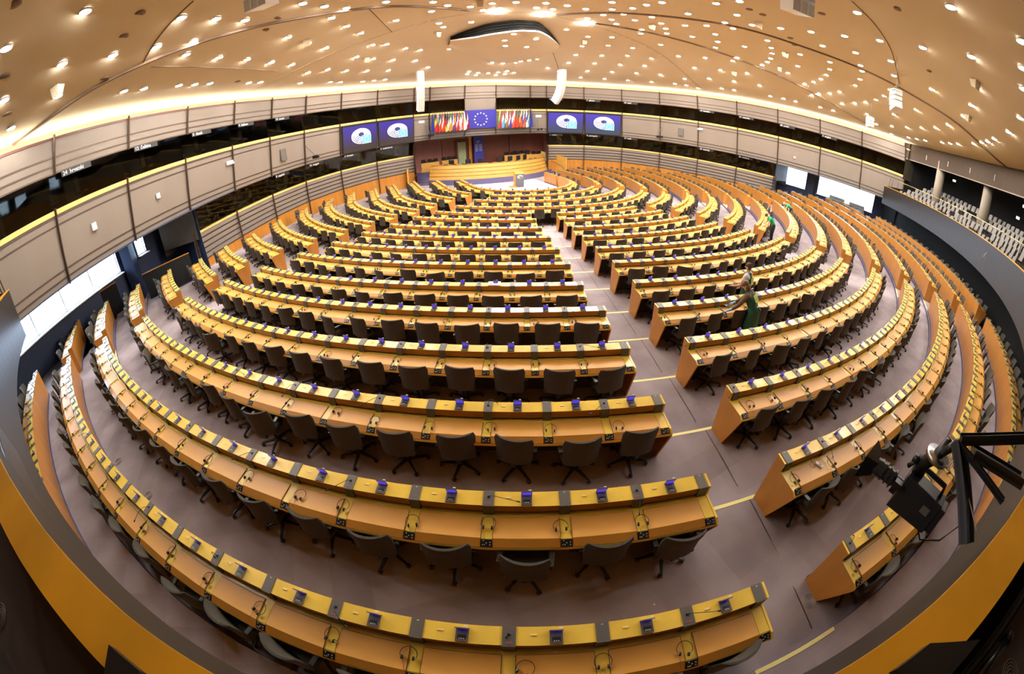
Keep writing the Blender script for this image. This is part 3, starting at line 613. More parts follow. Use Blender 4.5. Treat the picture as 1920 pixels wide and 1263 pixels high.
# ---------------------------------------------------------------- parliament logo, star ring
def logo(b, cx_, cz, w, wm=0, fm=1, sm=2, y=0.0, dm=3):
    """elliptical hemicycle of rings with a starred flag over its lower right quarter, drawn in the x-z plane"""
    rx, rz = w*0.5, w*0.32
    def inflag(x, z): return x > 0.02*w and z < 0.02*w
    for k in range(5):
        r0 = 1-0.155*k; r1 = r0-0.095; N = 56
        c0 = (0, -0.0+0.0); sh = 0.045*k*w
        for i in range(N):
            a0, a1 = 2*pi*i/N, 2*pi*(i+1)/N; am = degrees((a0+a1)/2)
            if 55 < am < 118: pass
            mx, mz = rx*r0*cos((a0+a1)/2), rz*r0*sin((a0+a1)/2)+sh*0.35
            if inflag(mx, mz) or 262 < am < 266: continue
            P = [(cx_+rx*r*cos(a), y, cz+rz*r*sin(a)+sh*0.35) for r, a in ((r0, a0), (r0, a1), (r1, a1), (r1, a0))]
            b.poly(P, wm)
    P0 = [(cx_+rx*0.98*cos(radians(a)), y-0.001, cz+rz*0.98*sin(radians(a))) for a in range(62, 114, 6)]; P1 = [(cx_+rx*0.33*cos(radians(a)), y-0.001, cz+rz*0.33*sin(radians(a))+0.07*w) for a in range(110, 61, -8)]
    b.poly(P0+P1, wm)
    b.poly([(cx_+rx*0.30*cos(2*pi*i/16), y-0.002, cz+rz*0.30*sin(2*pi*i/16)+0.065*w) for i in range(16)], dm)
    x0, x1, z0, z1 = cx_+0.04*w, cx_+0.50*w, cz-0.33*w, cz+0.0*w
    b.quad((x0-0.008*w, y-0.002, z0-0.008*w), (x1+0.008*w, y-0.002, z0-0.008*w), (x1+0.008*w, y-0.002, z1+0.008*w), (x0-0.008*w, y-0.002, z1+0.008*w), wm)
    b.quad((x0, y-0.004, z0), (x1, y-0.004, z0), (x1, y-0.004, z1), (x0, y-0.004, z1), fm)
    stars(b, (x0+x1)/2, (z0+z1)/2, 0.11*w, 0.022*w, y-0.006, sm)
def stars(b, cx_, cz, R, r, y, mi):
    for i in range(12):
        a = pi/2+2*pi*i/12; sx, sz = cx_+R*cos(a), cz+R*sin(a)
        b.poly([(sx+(r if k % 2 == 0 else r*0.42)*cos(pi/2+pi*k/5), y, sz+(r if k % 2 == 0 else r*0.42)*sin(pi/2+pi*k/5)) for k in range(10)], mi)
def gradient(name, top, bot, h, strength):
    m = bpy.data.materials.new(name); m.use_nodes = True; nt = m.node_tree; b = nt.nodes['Principled BSDF']; b.inputs['Base Color'].default_value = (0.01, 0.01, 0.01, 1); b.inputs['Roughness'].default_value = 0.3
    tc = nt.nodes.new('ShaderNodeTexCoord'); sp = nt.nodes.new('ShaderNodeSeparateXYZ'); mr = nt.nodes.new('ShaderNodeMapRange'); mr.inputs[1].default_value = -h/2; mr.inputs[2].default_value = h/2
    rp = nt.nodes.new('ShaderNodeValToRGB'); rp.color_ramp.elements[0].color = (*bot, 1); rp.color_ramp.elements[1].color = (*top, 1)
    nt.links.new(tc.outputs['Object'], sp.inputs[0]); nt.links.new(sp.outputs[2], mr.inputs[0]); nt.links.new(mr.outputs[0], rp.inputs[0]); nt.links.new(rp.outputs[0], b.inputs['Emission Color']); b.inputs['Emission Strength'].default_value = strength
    return m
M['scrL'] = gradient('video wall picture left', (0.035, 0.02, 0.30), (0.028, 0.018, 0.014), 1.5, 1.0)
M['scrR'] = gradient('video wall picture right', (0.06, 0.04, 0.42), (0.035, 0.055, 0.10), 1.5, 1.0)
M['logow'] = mat('lit white of the logo', (0.8, 0.8, 0.9), 0.5, emit=(0.78, 0.8, 0.95), estr=0.9)
M['logof'] = mat('lit light blue of the logo flag', (0.1, 0.3, 0.7), 0.5, emit=(0.10, 0.27, 0.72), estr=0.9)
M['logod'] = mat('dark oval of the logo', (0.02, 0.02, 0.12), 0.5, emit=(0.03, 0.03, 0.12), estr=0.7)
M['logos'] = mat('pale stars of the logo', (0.6, 0.8, 0.9), 0.5, emit=(0.45, 0.7, 0.9), estr=0.9)
for j, mt, txt in ((8, 'scrL', 'large video screen with hemicycle logo, outer one left of the flags'), (9, 'scrL', 'large video screen with hemicycle logo, inner one left of the flags'),
                   (15, 'scrR', 'large video screen with hemicycle logo, inner one right of the flags'), (16, 'scrR', 'large video screen with hemicycle logo, outer one right of the flags')):
    p0, p1 = inw(j, OMB+0.24), inw(j+1, OMB+0.24); t0, t1 = inw(j, OMT+0.20), inw(j+1, OMT+0.20)
    P = Vector(((p0[0]+p1[0])/2, (p0[1]+p1[1])/2, MBT+0.06)); T = Vector(((t0[0]+t1[0])/2, (t0[1]+t1[1])/2, MT-0.17)); d = Vector((p1[0]-p0[0], p1[1]-p0[1], 0)); wdt = d.length-0.16; ang = atan2(d.y, d.x)
    lean = atan2((T-P).xy.length, T.z-P.z); h = (T-P).length; c = (P+T)/2
    o = thing('video_screen', txt, 'screen', c, 0, 'video screens beside the flags'); o.rotation_euler = (lean, 0, ang)
    b = MB(); b.box((0, 0.03, 0), (wdt, 0.10, h)); b.build('housing', 'black', o)
    b = MB(); b.quad((-wdt/2+0.07, -0.022, -h/2+0.08), (wdt/2-0.07, -0.022, -h/2+0.08), (wdt/2-0.07, -0.022, h/2-0.16), (-wdt/2+0.07, -0.022, h/2-0.16)); s = b.build('picture', mt, o)
    b = MB(); logo(b, 0.08, 0.10, wdt*0.56, y=-0.026); b.build('logo', ['logow', 'logof', 'logos', 'logod'], o)
# ---------------------------------------------------------------- the big European flag and the two rows of national flags
j = 12; p0, p1 = inw(j, 0.02), inw(j+1, 0.02); d = Vector((p1[0]-p0[0], p1[1]-p0[1], 0)); ang = atan2(d.y, d.x); c = Vector(((p0[0]+p1[0])/2, (p0[1]+p1[1])/2-0.06, 4.20)); wdt = d.length
o = thing('european_flag', 'big blue flag with a ring of twelve yellow stars on the front wall', 'flag', c); o.rotation_euler = (0.11, 0, ang)
b = MB(); b.box((0, 0, 0), (wdt-0.04, 0.03, 1.72)); b.build('cloth', 'eublue', o)
b = MB(); stars(b, 0.02, 0.0, 0.57, 0.095, -0.018, 0); b.build('stars', 'star', o)
FLG = {'eu': [(0.03, 0.05, 0.35)]*3, 'be': [(0.01, 0.01, 0.01), (0.8, 0.6, 0.05), (0.6, 0.03, 0.04)], 'bg': [(0.75, 0.75, 0.72), (0.02, 0.2, 0.08), (0.6, 0.03, 0.04)], 'cz': [(0.05, 0.1, 0.4), (0.75, 0.75, 0.75), (0.7, 0.08, 0.04)],
       'dk': [(0.65, 0.03, 0.05), (0.8, 0.75, 0.75), (0.7, 0.06, 0.03)], 'de': [(0.015, 0.012, 0.01), (0.65, 0.03, 0.02), (0.85, 0.55, 0.03)], 'ee': [(0.03, 0.06, 0.15), (0.02, 0.02, 0.02), (0.75, 0.75, 0.75)], 'ie': [(0.03, 0.25, 0.12), (0.75, 0.75, 0.7), (0.8, 0.3, 0.03)],
       'gr': [(0.05, 0.06, 0.35), (0.75, 0.75, 0.8), (0.06, 0.07, 0.38)], 'es': [(0.65, 0.03, 0.03), (0.85, 0.6, 0.05), (0.6, 0.03, 0.03)], 'fr': [(0.02, 0.03, 0.15), (0.78, 0.76, 0.76), (0.7, 0.03, 0.04)], 'hr': [(0.65, 0.04, 0.05), (0.76, 0.7, 0.72), (0.5, 0.6, 0.55)],
       'it': [(0.05, 0.3, 0.12), (0.78, 0.75, 0.74), (0.7, 0.05, 0.05)], 'cy': [(0.8, 0.8, 0.8), (0.8, 0.6, 0.35), (0.78, 0.78, 0.78)], 'lv': [(0.25, 0.015, 0.03), (0.75, 0.73, 0.73), (0.25, 0.015, 0.03)], 'lt': [(0.8, 0.7, 0.05), (0.03, 0.25, 0.1), (0.6, 0.04, 0.04)],
       'lu': [(0.65, 0.04, 0.06), (0.78, 0.78, 0.78), (0.15, 0.35, 0.6)], 'hu': [(0.6, 0.1, 0.08), (0.76, 0.76, 0.74), (0.05, 0.2, 0.12)], 'mt': [(0.8, 0.8, 0.78), (0.78, 0.7, 0.66), (0.75, 0.15, 0.05)], 'nl': [(0.7, 0.1, 0.08), (0.78, 0.78, 0.8), (0.08, 0.06, 0.35)],
       'at': [(0.65, 0.03, 0.05), (0.78, 0.76, 0.75), (0.75, 0.06, 0.04)], 'pl': [(0.8, 0.8, 0.8), (0.78, 0.3, 0.25), (0.75, 0.06, 0.03)], 'pt': [(0.03, 0.2, 0.1), (0.75, 0.1, 0.03), (0.75, 0.06, 0.03)], 'ro': [(0.05, 0.06, 0.3), (0.85, 0.65, 0.05), (0.75, 0.08, 0.03)],
       'si': [(0.78, 0.78, 0.8), (0.08, 0.05, 0.35), (0.75, 0.12, 0.04)], 'sk': [(0.78, 0.78, 0.8), (0.1, 0.06, 0.35), (0.78, 0.15, 0.04)], 'fi': [(0.8, 0.8, 0.82), (0.1, 0.08, 0.4), (0.78, 0.78, 0.8)], 'se': [(0.06, 0.15, 0.4), (0.82, 0.7, 0.05), (0.1, 0.25, 0.6)]}
DESC = {'eu': 'plain dark blue', 'be': 'black, yellow and red', 'bg': 'white, green and red', 'cz': 'blue, white and red', 'dk': 'red with white', 'de': 'black, red and gold', 'ee': 'blue, black and white', 'ie': 'green, white and orange', 'gr': 'blue and white striped', 'es': 'red and yellow',
        'fr': 'navy, white and red', 'hr': 'red, white and pale', 'it': 'green, white and red', 'cy': 'white and copper', 'lv': 'dark maroon and white', 'lt': 'yellow, green and red', 'lu': 'red, white and light blue', 'hu': 'dull red, white and green', 'mt': 'white and red', 'nl': 'red, white and blue',
        'at': 'red, white and red', 'pl': 'white over red', 'pt': 'green and red', 'ro': 'blue, yellow and red', 'si': 'white, blue and red', 'sk': 'white, violet and red', 'fi': 'white with blue', 'se': 'blue and yellow'}
def nflag(code, x, y, z, ang, label, seed):
    rnd = random.Random(seed); cols = FLG[code]
    if rnd.random() < 0: cols = cols[::-1]
    mats = []
    for i, c_ in enumerate(cols): flat('flag %s %d' % (code, i), c_, 0.7); mats.append('flag %s %d' % (code, i))
    o = thing('national_flag', label, 'flag', (x, y, z), ang, 'national flags hanging on the front wall')
    b = MB(); b.tube([(0, -0.02, -0.2), (0, -0.25, 1.95)], 0.018, 6); b.build('flagpole', 'block', o)
    b = MB(); nu, nv = 16, 26; Wd = 0.135
    for lay in range(1):
        rows = []
        for v in range(nv+1):
            t = v/nv; spread = 0.18+0.82*min(1, t*1.5); row = []
            for u in range(nu+1):
                s = u/nu; xx = (s-0.45)*Wd*2*spread+0.10*t*(seed % 3-0.6); yy = -0.26+0.16*t*0.9+0.055*sin(s*4.5*pi+seed)*spread
                row.append((xx, yy, 1.75-1.72*t+0.10*s*t))
            rows.append(row)
        base = len(b.v)
        for r in rows: b.v += r
        for v in range(nv):
            for u in range(nu):
                a_ = base+v*(nu+1)+u; b.f.append((a_, a_+1, a_+nu+2, a_+nu+1))
                q = (v+0.5)/nv*0.9+((u+0.5)/nu-0.5)*(0.2+0.3*(seed % 2))
                b.m.append(0 if q < 0.30 else (1 if q < 0.56 else 2))
    b.build('cloth', mats, o, True)
    return o
for seq, (ja, x0f, x1f), side in ((['eu', 'be', 'bg', 'cz', 'dk', 'de', 'ee', 'ie', 'gr', 'es', 'fr', 'hr', 'it', 'cy', 'lv'], (11, 0.05, 1.02), 'left'), (['lt', 'lu', 'hu', 'mt', 'nl', 'at', 'pl', 'pt', 'ro', 'si', 'sk', 'fi', 'se', 'eu'], (13, 0.08, 0.97), 'right')):
    a = Vector(inw(ja, 0.10)); c = Vector(inw(ja+1, 0.10)); ang = atan2((c-a).y, (c-a).x)
    for i, code in enumerate(seq):
        t = lerp(x0f, x1f, i/(len(seq)-1)); p = a.lerp(c, t)
        nflag(code, p.x, p.y-0.1, 3.22, ang, 'folded %s flag, %s from left, row %s of the big flag' % (DESC[code], ORD[i+1], side), i+3)
# ---------------------------------------------------------------- daylight facade beyond the side openings
kw = 10
FAC = {-1: [((-25.5, -17.6), 0, 0), ((-25.35, -17.1), 1.42, 2.62), ((-23.08, -10.75), 0, 0), ((-22.65, -9.5), 1.60, 2.62), ((-22.45, -8.95), 0, 0), ((-21.55, -6.4), 1.1, 2.62), ((-21.25, -5.6), 0, 0), ((-20.4, -3.2), 0, 0)],
       1: [((27.3, -21.0), 0, 0), ((26.9, -19.85), 0.98, 2.30), ((26.2, -18.1), 0, 0), ((25.55, -16.5), 0.95, 2.62), ((23.5, -11.4), 0, 0), ((23.05, -10.3), 1.0, 2.62), ((22.3, -8.4), 0, 0), ((20.7, -4.8), 0, 0)]}
for side in (-1, 1):
    wl = MB(); L_ = FAC[side]
    for k in range(len(L_)-1):
        P, z0, z1 = L_[k]; Q = L_[k+1][0]; P, Q = Vector(P), Vector(Q)
        def q(za, zb): wl.quad((P.x, P.y, za), (Q.x, Q.y, za), (Q.x, Q.y, zb), (P.x, P.y, zb), 0)
        if z1 == 0: q(-0.9, 3.2); continue
        q(-0.9, z0); q(z1, 3.2); kw += 1; g = MB(); wv = (Q-P).length; d = (Q-P).normalized(); ang = atan2(d.y, d.x); ou = Vector((side*0.12, 0.04)); nfr = max(1, int(round(wv/(1.9 if side > 0 else 1.5)))); mid = (P+Q)/2
        for t in range(nfr+1):
            pp = P.lerp(Q, t/nfr)+ou; g.box((pp.x, pp.y, (z0+z1)/2), (0.05, 0.06, z1-z0), ang)
        for zz in (z0+0.02, z1-0.02): g.box((mid.x+ou.x, mid.y+ou.y, zz), (wv, 0.06, 0.05), ang)
        g.box((mid.x-ou.x*.6, mid.y-ou.y*.6, z0-0.03), (wv+0.1, 0.3, 0.04), ang)
        struct(g.build('window_%d' % kw, 'white'))
    struct(wl.build('wall_facade_'+('left' if side < 0 else 'right'), 'navy'))
    pts = [(side*27.3, -21.0), (0, 0), (0, 0), (0, 0), (side*21.9, -7.6), (side*20.6, -4.6)]
    # dark soffit and end returns
    so = MB(); so.poly([(pts[0][0], pts[0][1], 2.66), (pts[5][0], pts[5][1], 2.66), (W[5][0] if side < 0 else W[20][0], W[5][1] if side < 0 else W[20][1], 2.66), (W[1][0] if side < 0 else W[23][0], W[1][1], 2.66)])
    xa, ya = (W[4] if side < 0 else W[21]); so.quad((xa, ya, -0.8), (pts[4][0], pts[4][1]+0.6, -0.8), (pts[4][0], pts[4][1]+0.6, 2.66), (xa, ya, 2.66))
    struct(so.build('wall_return_'+('left' if side < 0 else 'right'), 'navy'))
# pillars in front of the facade
for nm, (x, y, w, d_, rz), lab in (('pillar', (-22.75, -10.2, 0.5, 0.9, 0.3), 'broad dark navy pillar between the left windows'), ('pillar', (23.1, -10.85, 0.35, 0.6, 0.4), 'dark navy pillar between first and second right window')):
    b = MB(); b.box((0, 0, 1.3), (w, d_, 3.4)); struct(tag(b.build('pillar', 'navy', None, False, (x, y, -0.2), rz), lab))
for (x0, y0), (x1, y1), z, lab in (((-24.4, -13.05), (-23.05, -11.5), 0.0, 'low black screen wall by the left windows, nearer one'), ((-22.05, -10.6), (-19.95, -9.35), -0.3, 'low black screen wall behind the far left desks, farther one')):
    ang = atan2(y1-y0, x1-x0); L_ = hypot(x1-x0, y1-y0); o = thing('screen_wall', lab, 'partition', ((x0+x1)/2, (y0+y1)/2, z), ang, 'low screen walls')
    b = MB(); b.box((0, 0, 0.62), (L_, 0.07, 1.24)); b.build('panel', 'void', o); b = MB(); b.box((0, 0, 1.255), (L_+0.02, 0.09, 0.03)); b.build('top_rail', 'wood', o)
# control counters under the big windows
for (x, y, w, rz), lab in (((-25.2, -14.9, 3.2, 1.25), 'grey control counter with slotted top under the left windows'), ((24.35, -13.2, 1.5, -1.2), 'low grey counter under the right windows, left one'), ((24.9, -15.1, 1.5, -1.2), 'low grey counter under the right windows, right one')):
    o = thing('control_counter', lab, 'counter', (x, y, 0.0), rz, 'grey counters under the windows')
    flat('counter grey', (0.30, 0.34, 0.38), 0.5); b = MB(); b.box((0, 0, 1.0), (w, 0.55, 0.5), 0, 0, rx=0.15)
    for k in range(int(w*5)): b.box((-w/2+0.15+k*0.2, -0.2, 1.235), (0.10, 0.02, 0.01), 0, 1)
    b.build('top', ['counter grey', 'black'], o)
    b = MB(); 
    for sx in (-1, 0, 1): b.box((sx*(w/2-0.1), 0, 0.4), (0.12, 0.45, 0.8))
    b.build('leg', 'black', o)
# pale building across the street
for sx, nm in ((-1, 'pale office building seen through the left windows'), (1, 'pale office building seen through the right windows')):
    o = thing('building', nm, 'building', (sx*46, -10, -6), 0, 'buildings outside the windows')
    flat('pale facade', (0.75, 0.75, 0.76), 0.8); flat('grey pane', (0.32, 0.38, 0.45), 0.3)
    b = MB(); b.box((0, 0, 6), (6, 26, 9)); b.build('wall', 'pale facade', o)
    for i in range(6):
        for k in range(3):
            b = MB(); b.box((-sx*3.03, -11+i*4.2, 3.2+k*2.4), (0.1, 1.5, 1.5)); b.build('window', 'grey pane', o)
# ---------------------------------------------------------------- ceiling: shallow plaster dome hung inside the ring wall
def wd_(x, y):
    best = 1e9
    for j in range(NW-1):
        ax, ay = W[j]; bx, by = W[j+1]; dx, dy = bx-ax, by-ay; t = max(0, min(1, ((x-ax)*dx+(y-ay)*dy)/(dx*dx+dy*dy))); best = min(best, hypot(x-ax-dx*t, y-ay-dy*t))
    return best
def inside(x, y):
    if y < -10 and hypot(x, y) > 31.2: return False
    c = False; P = W+[(23.0, -21.0), (12, -28.8), (0, -31.2), (-12, -28.8), (-23.0, -21.0)]
    for i in range(len(P)):
        x0, y0 = P[i]; x1, y1 = P[i-1]
        if (y0 > y) != (y1 > y) and x < (x1-x0)*(y-y0)/(y1-y0)+x0: c = not c
    return c
def ceil_z(x, y):
    if not inside(x, y): return 7.7
    d = wd_(x, y)
    if y < -10: d = min(d, max(31.2-hypot(x, y), 0))
    return 7.7+2.3*(1-exp(-(d/6.5)**2))
def build_ceiling():
    b = MB(); X = [-27+0.6*i for i in range(91)]; Y = [-34+0.6*i for i in range(75)]
    b.grid([[(x, y, ceil_z(x, y)) for x in X] for y in Y], 0, flip=True)
    struct(b.build('ceiling', 'ceiling', None, True))
build_ceiling()
def ceil_strip(pts, w, mt, drop=0.02, h=0.05, n=6):
    b = MB(); P = []
    for i in range(len(pts)-1):
        for k in range(n): P.append((lerp(pts[i][0], pts[i+1][0], k/n), lerp(pts[i][1], pts[i+1][1], k/n)))
    P.append(tuple(pts[-1])); L_, R_, L2, R2 = [], [], [], []
    # smooth the polyline a little
    for _ in range(6): P = [P[0]]+[((P[i-1][0]+2*P[i][0]+P[i+1][0])/4, (P[i-1][1]+2*P[i][1]+P[i+1][1])/4) for i in range(1, len(P)-1)]+[P[-1]]
    for i, p in enumerate(P):
        q0 = P[max(0, i-1)]; q1 = P[min(len(P)-1, i+1)]; d = Vector((q1[0]-q0[0], q1[1]-q0[1])); d.normalize(); nx, ny = -d.y*w/2, d.x*w/2; z = ceil_z(*p)-drop
        L_.append((p[0]+nx, p[1]+ny, z+0.08)); L2.append((p[0]+nx*.8, p[1]+ny*.8, z-h)); R2.append((p[0]-nx*.8, p[1]-ny*.8, z-h)); R_.append((p[0]-nx, p[1]-ny, z+0.08))
    b.grid([L_, L2, R2, R_], 0); return trim(b, mt)
ceil_strip(RIBA[1:], 0.16, 'rib'); ceil_strip(RIBB, 0.14, 'rib'); ceil_strip(RIBC, 0.14, 'rib')
ceil_strip([[-17.6, -4.0], [-14.88, -4.53], [-11.78, -4.62], [-8.96, -5.0], [-6.58, -6.55], [-4.13, -7.57], [-1.81, -7.72], [1.8, -6.9], [5.66, -5.7], [11.59, -4.21], [15.5, -3.2]], 0.55, 'ridge', -0.03, 0.03)
for s in (SEAM1, SEAM3, [[-17.91, -13.69], [-16.4, -9.27], [-14.99, -5.91]], [[-10.57, -9.63], [-9.14, -5.14]], [[0.9, -2.4], [3.0, 0.4], [5.2, 3.4]]): ceil_strip(s, 0.05, 'rib', 0.01, 0.01)
# round downlights
def lamp_meshes():
    b = MB(); b.lathe((0, 0, 0), [(0.165, 0.03), (0.165, -0.02), (0.14, -0.02), (0.14, 0.03)], 16); ring = b.mesh('trim_ring', 'white', True)
    b = MB(); b.lathe((0, 0, 0), [(0.02, -0.028), (0.12, -0.024), (0.136, -0.012), (0.137, 0.02)], 16); return ring, b.mesh('diffuser', 'lamp', True)
RING, DIFF = lamp_meshes()
def zone(P):
    px, py, d = pix(P); h = ['far left', 'left', 'centre left', 'centre', 'centre right', 'right', 'far right'][max(0, min(6, int(px/275)))]
    v = 'top' if py < 40 else 'high' if py < 80 else 'middle' if py < 125 else 'low' if py < 170 else 'lowest'
    return h, v, px
b = MB(); b.lathe((0, 0, 0), [(0.05, -0.03), (0.26, -0.02), (0.30, 0.04)], 16); GLOW = b.mesh('glow_disc', 'lamp', True)
for k, (x, y) in enumerate([(-4.35, -7.55), (-2.0, -7.75), (0.9, -7.2)]):  # added glowing discs stand in for the glow of uplights on the ridge
    o = thing('uplight_glow', 'bright disc standing for uplight glow on the ceiling ridge above the canopy, %s from left' % ORD[k+1], 'ceiling light', (x, y, ceil_z(x, y)-0.05), 0, 'uplight glow discs on the ceiling ridge'); put('glow_disc', GLOW, o)
# unlit recessed cans and small box loudspeakers
b = MB(); b.lathe((0, 0, 0), [(0.16, 0.02), (0.16, -0.012), (0.05, -0.012)], 14); CAN = b.mesh('dark_vent', 'rib', True)
for k, (x, y) in enumerate(sorted(VENTS)): tag(put('dark_vent', CAN, None, (x, y, ceil_z(x, y)-0.005)), 'dark unlit round ceiling fitting, %s from the left wall' % ORD[k+1], 'ceiling vent', 'dark round ceiling fittings')
for k, (x, y) in enumerate(sorted(BOXES)):
    z = ceil_z(x, y); o = thing('box_loudspeaker', 'small beige wedge loudspeaker on the ceiling, %s from the left wall' % ORD[k+1], 'loudspeaker', (x, y, z), random.uniform(-0.6, 0.6), 'small ceiling loudspeakers')
    b = MB(); b.hexa([(-0.13, -0.12, -0.32), (0.13, -0.12, -0.32), (0.13, 0.08, -0.26), (-0.13, 0.08, -0.26), (-0.17, -0.17, -0.02), (0.17, -0.17, -0.02), (0.17, 0.14, -0.02), (-0.17, 0.14, -0.02)]); b.build('case', 'ceiling', o)
    b = MB(); b.box((0, 0, 0.0), (0.08, 0.08, 0.10)); b.build('bracket', 'rib', o)
# lamp strip hidden on the wall head
for side, rg in (('left', range(1, 10)), ('front', range(10, 15)), ('right', range(15, NW-1))):
    b = MB()
    for j in rg: seg_strip(b, j, -0.15, UT-0.12, 0.2, UT-0.12, 0)
    o = b.build('cove_lamp', 'cove'); tag(o, 'continuous cove lamp strip glowing above the %s wall' % side, 'light', 'cove lamps above the wall')
b = MB()
for j in range(NW-1): seg_strip(b, j, -1.2, 6.9, -1.2, 7.9, 0)
struct(b.build('wall_cove_back', 'ceiling'))
# leaf shaped canopy over the rostrum with louvred slot above its lip
OC = [(-5.44, -2.58, 9.7, 9.35), (-4.46, -4.41, 9.89, 9.17), (-4.0, -5.23, 9.94, 9.16), (-2.74, -6.3, 9.98, 9.25), (-1.45, -6.28, 9.98, 9.33), (0.27, -4.32, 9.93, 9.5), (2.36, -1.7, 9.74, 9.6)]
def rs(P, n):
    out = []
    for i in range(len(P)-1):
        for k in range(n): out.append(tuple(lerp(a, c, k/n) for a, c in zip(P[i], P[i+1])))
    out.append(tuple(P[-1]))
    for _ in range(1): out = [out[0]]+[tuple((out[i-1][q]+2*out[i][q]+out[i+1][q])/4 for q in range(len(out[0]))) for i in range(1, len(out)-1)]+[out[-1]]
    return out
R0 = rs(OC, 4); NF = len(R0); F0 = rs([(p[0], p[1]) for p in OCFRONT], 5)
FR = [F0[int(round(i*(len(F0)-1)/(NF-1)))] for i in range(NF)]
o = thing('ceiling_canopy', 'leaf-shaped plaster canopy with dark louvred slot above the speaking well', 'canopy', (-1.5, -1.5, 9.2))
off = (-1.5, -1.5, 9.2); b = MB()
rows = []
for k in range(7):
    t = k/6; row = []
    for i in range(NF):
        p = R0[i]; f = FR[i]; zf = ceil_z(*f)-0.02; x, y = lerp(p[0], f[0], t), lerp(p[1], f[1], t); row.append((x, y, lerp(p[3], zf, t)-0.10*sin(pi*t)))
    rows.append(row)
b.grid(rows, 0); b.grid([[(p[0]-0.03, p[1]-0.03, p[3]+0.09) for p in R0], [(p[0]-0.03, p[1]-0.03, p[3]) for p in R0], rows[0]], 1)
SHROWS = [list(r) for r in rows]
put('shell', b.mesh('shell', ['ceiling', 'white'], True, off), o)
b = MB(); b.grid([[(p[0]+0.05, p[1]+0.10, p[3]+0.05) for p in R0], [(p[0]+0.05, p[1]+0.10, p[2]+0.2) for p in R0]], 0); put('slot_back', b.mesh('slot_back', 'void', False, off), o)
b = MB()
for s in range(4):
    t = 0.2+0.2*s; b.grid([[(p[0], p[1], lerp(p[3], p[2], t)) for p in R0], [(p[0]+0.03, p[1]+0.06, lerp(p[3], p[2], t)+0.03) for p in R0]], 0)
put('louvre', b.mesh('louvre', 'frame', False, off), o)
SHELL = rows if False else SHROWS
def drop_to_canopy(x, y, z):
    """if the line of sight to a dome lamp first meets the canopy, the lamp belongs on the canopy's underside"""
    P = Vector((x, y, z))
    for i in range(140):
        q = P.lerp(CAM, i/400.0); best = None
        if not (-6 < q.x < 4 and -7 < q.y < 4): break
        for r in SHELL:
            for p in r:
                d = (p[0]-q.x)**2+(p[1]-q.y)**2
                if best is None or d < best[0]: best = (d, p[2])
        if best[0] < 0.16 and q.z <= best[1] and i > 0: return q.x, q.y, best[1]
    return x, y, z
Z = {}
for x, y in LIGHTS:
    z = ceil_z(x, y)
    if -6 < x < 4 and -7 < y < 4: x, y, z = drop_to_canopy(x, y, z)
    h, v, px = zone((x, y, z)); Z.setdefault((h, v), []).append((px, x, y, z))
for (h, v), L_ in Z.items():
    L_.sort()
    for k, (px, x, y, z) in enumerate(L_):
        o = thing('downlight', 'round glowing downlight, %s from left in the %s %s part of the ceiling' % (ORD[k+1], v, h), 'ceiling light', (x, y, z-0.02), 0, 'round ceiling downlights')
        put('trim_ring', RING, o); put('diffuser', DIFF, o)
# hanging line array loudspeakers
def array(x, y, z, n, ang, label, w=0.62, h=0.26, d=0.46, bend=0.035, cable=0.6):
    o = thing('line_array', label, 'loudspeaker', (x, y, z), ang, 'hanging loudspeaker arrays')
    b = MB(); b.tube([(0, 0, 0), (0, 0, cable)], 0.012, 5); b.tube([(-0.1, 0.05, 0), (0, 0, 0.25)], 0.01, 5); b.tube([(0.1, 0.05, 0), (0, 0, 0.25)], 0.01, 5); b.build('hanging_cable', 'block', o)
    b = MB(); b.box((0, 0, -0.02), (w*.9, d*.8, 0.06)); b.build('rigging_frame', 'white', o)
    a = 0.0; px, pz = 0.0, -0.06
    for k in range(n):
        c = MB(); hw = w/2; f = -d*0.42; r = d*0.58
        c.hexa([(-hw, f, -h/2), (hw, f, -h/2), (hw*0.75, r, -h*0.36), (-hw*0.75, r, -h*0.36), (-hw, f, h/2), (hw, f, h/2), (hw*0.75, r, h*0.36), (-hw*0.75, r, h*0.36)], 0)
        c.box((0, f-0.004, 0), (w*0.97, 0.01, h*0.9), 0, 1); c.box((-w*.16, f-0.012, 0), (w*.08, 0.01, h*.88), 0, 2); c.box((w*.16, f-0.012, 0), (w*.08, 0.01, h*.88), 0, 2)
        q = c.build('cabinet', ['white', 'arraygrille', 'block2'], o); q.location = (0, px, pz-h/2*cos(a)); q.rotation_euler = (a, 0, 0)
        pz -= h*cos(a)*1.0; px -= -h*sin(a)*0.0; a += bend*(1 if k > n*0.4 else 0.25); px += h*sin(a)*1.0
    return o
flat('arraygrille', (0.50, 0.46, 0.40), 0.6); flat('block2', (0.62, 0.6, 0.55), 0.6)
array(-6.35, 3.25, 8.28, 16, 0.2, 'tall white line array loudspeaker hanging left of the flags', 0.50, 0.19, 0.55, 0.03)
array(4.55, 1.8, 8.30, 15, 0.6, 'tall white line array loudspeaker hanging right of the flags, curled at its foot', 0.50, 0.19, 0.60, 0.075)
array(-13.45, -16.8, 7.55, 3, -0.95, 'large near line array loudspeaker cut by the top edge, left one', 0.66, 0.3, 0.6, 0.10, 1.9) if False else None
def near_array(x, y, z0, n, ang, label, cable):
    return array(x, y, z0, n, ang, label, 0.66, 0.34, 0.62, 0.10, cable)
near_array(-13.5, -16.6, 9.35, 4, -0.5, 'big near line array cut by the top edge of the view, left one', 0.2)
near_array(-2.6, -21.6, 9.15, 4, -0.4, 'big near line array cut by the top edge of the view, right one', 0.6)
array(5.75, -22.0, 7.95, 4, 2.2, 'small white loudspeaker cluster on a long pole, right ceiling', 0.45, 0.2, 0.5, 0.22, 1.4)
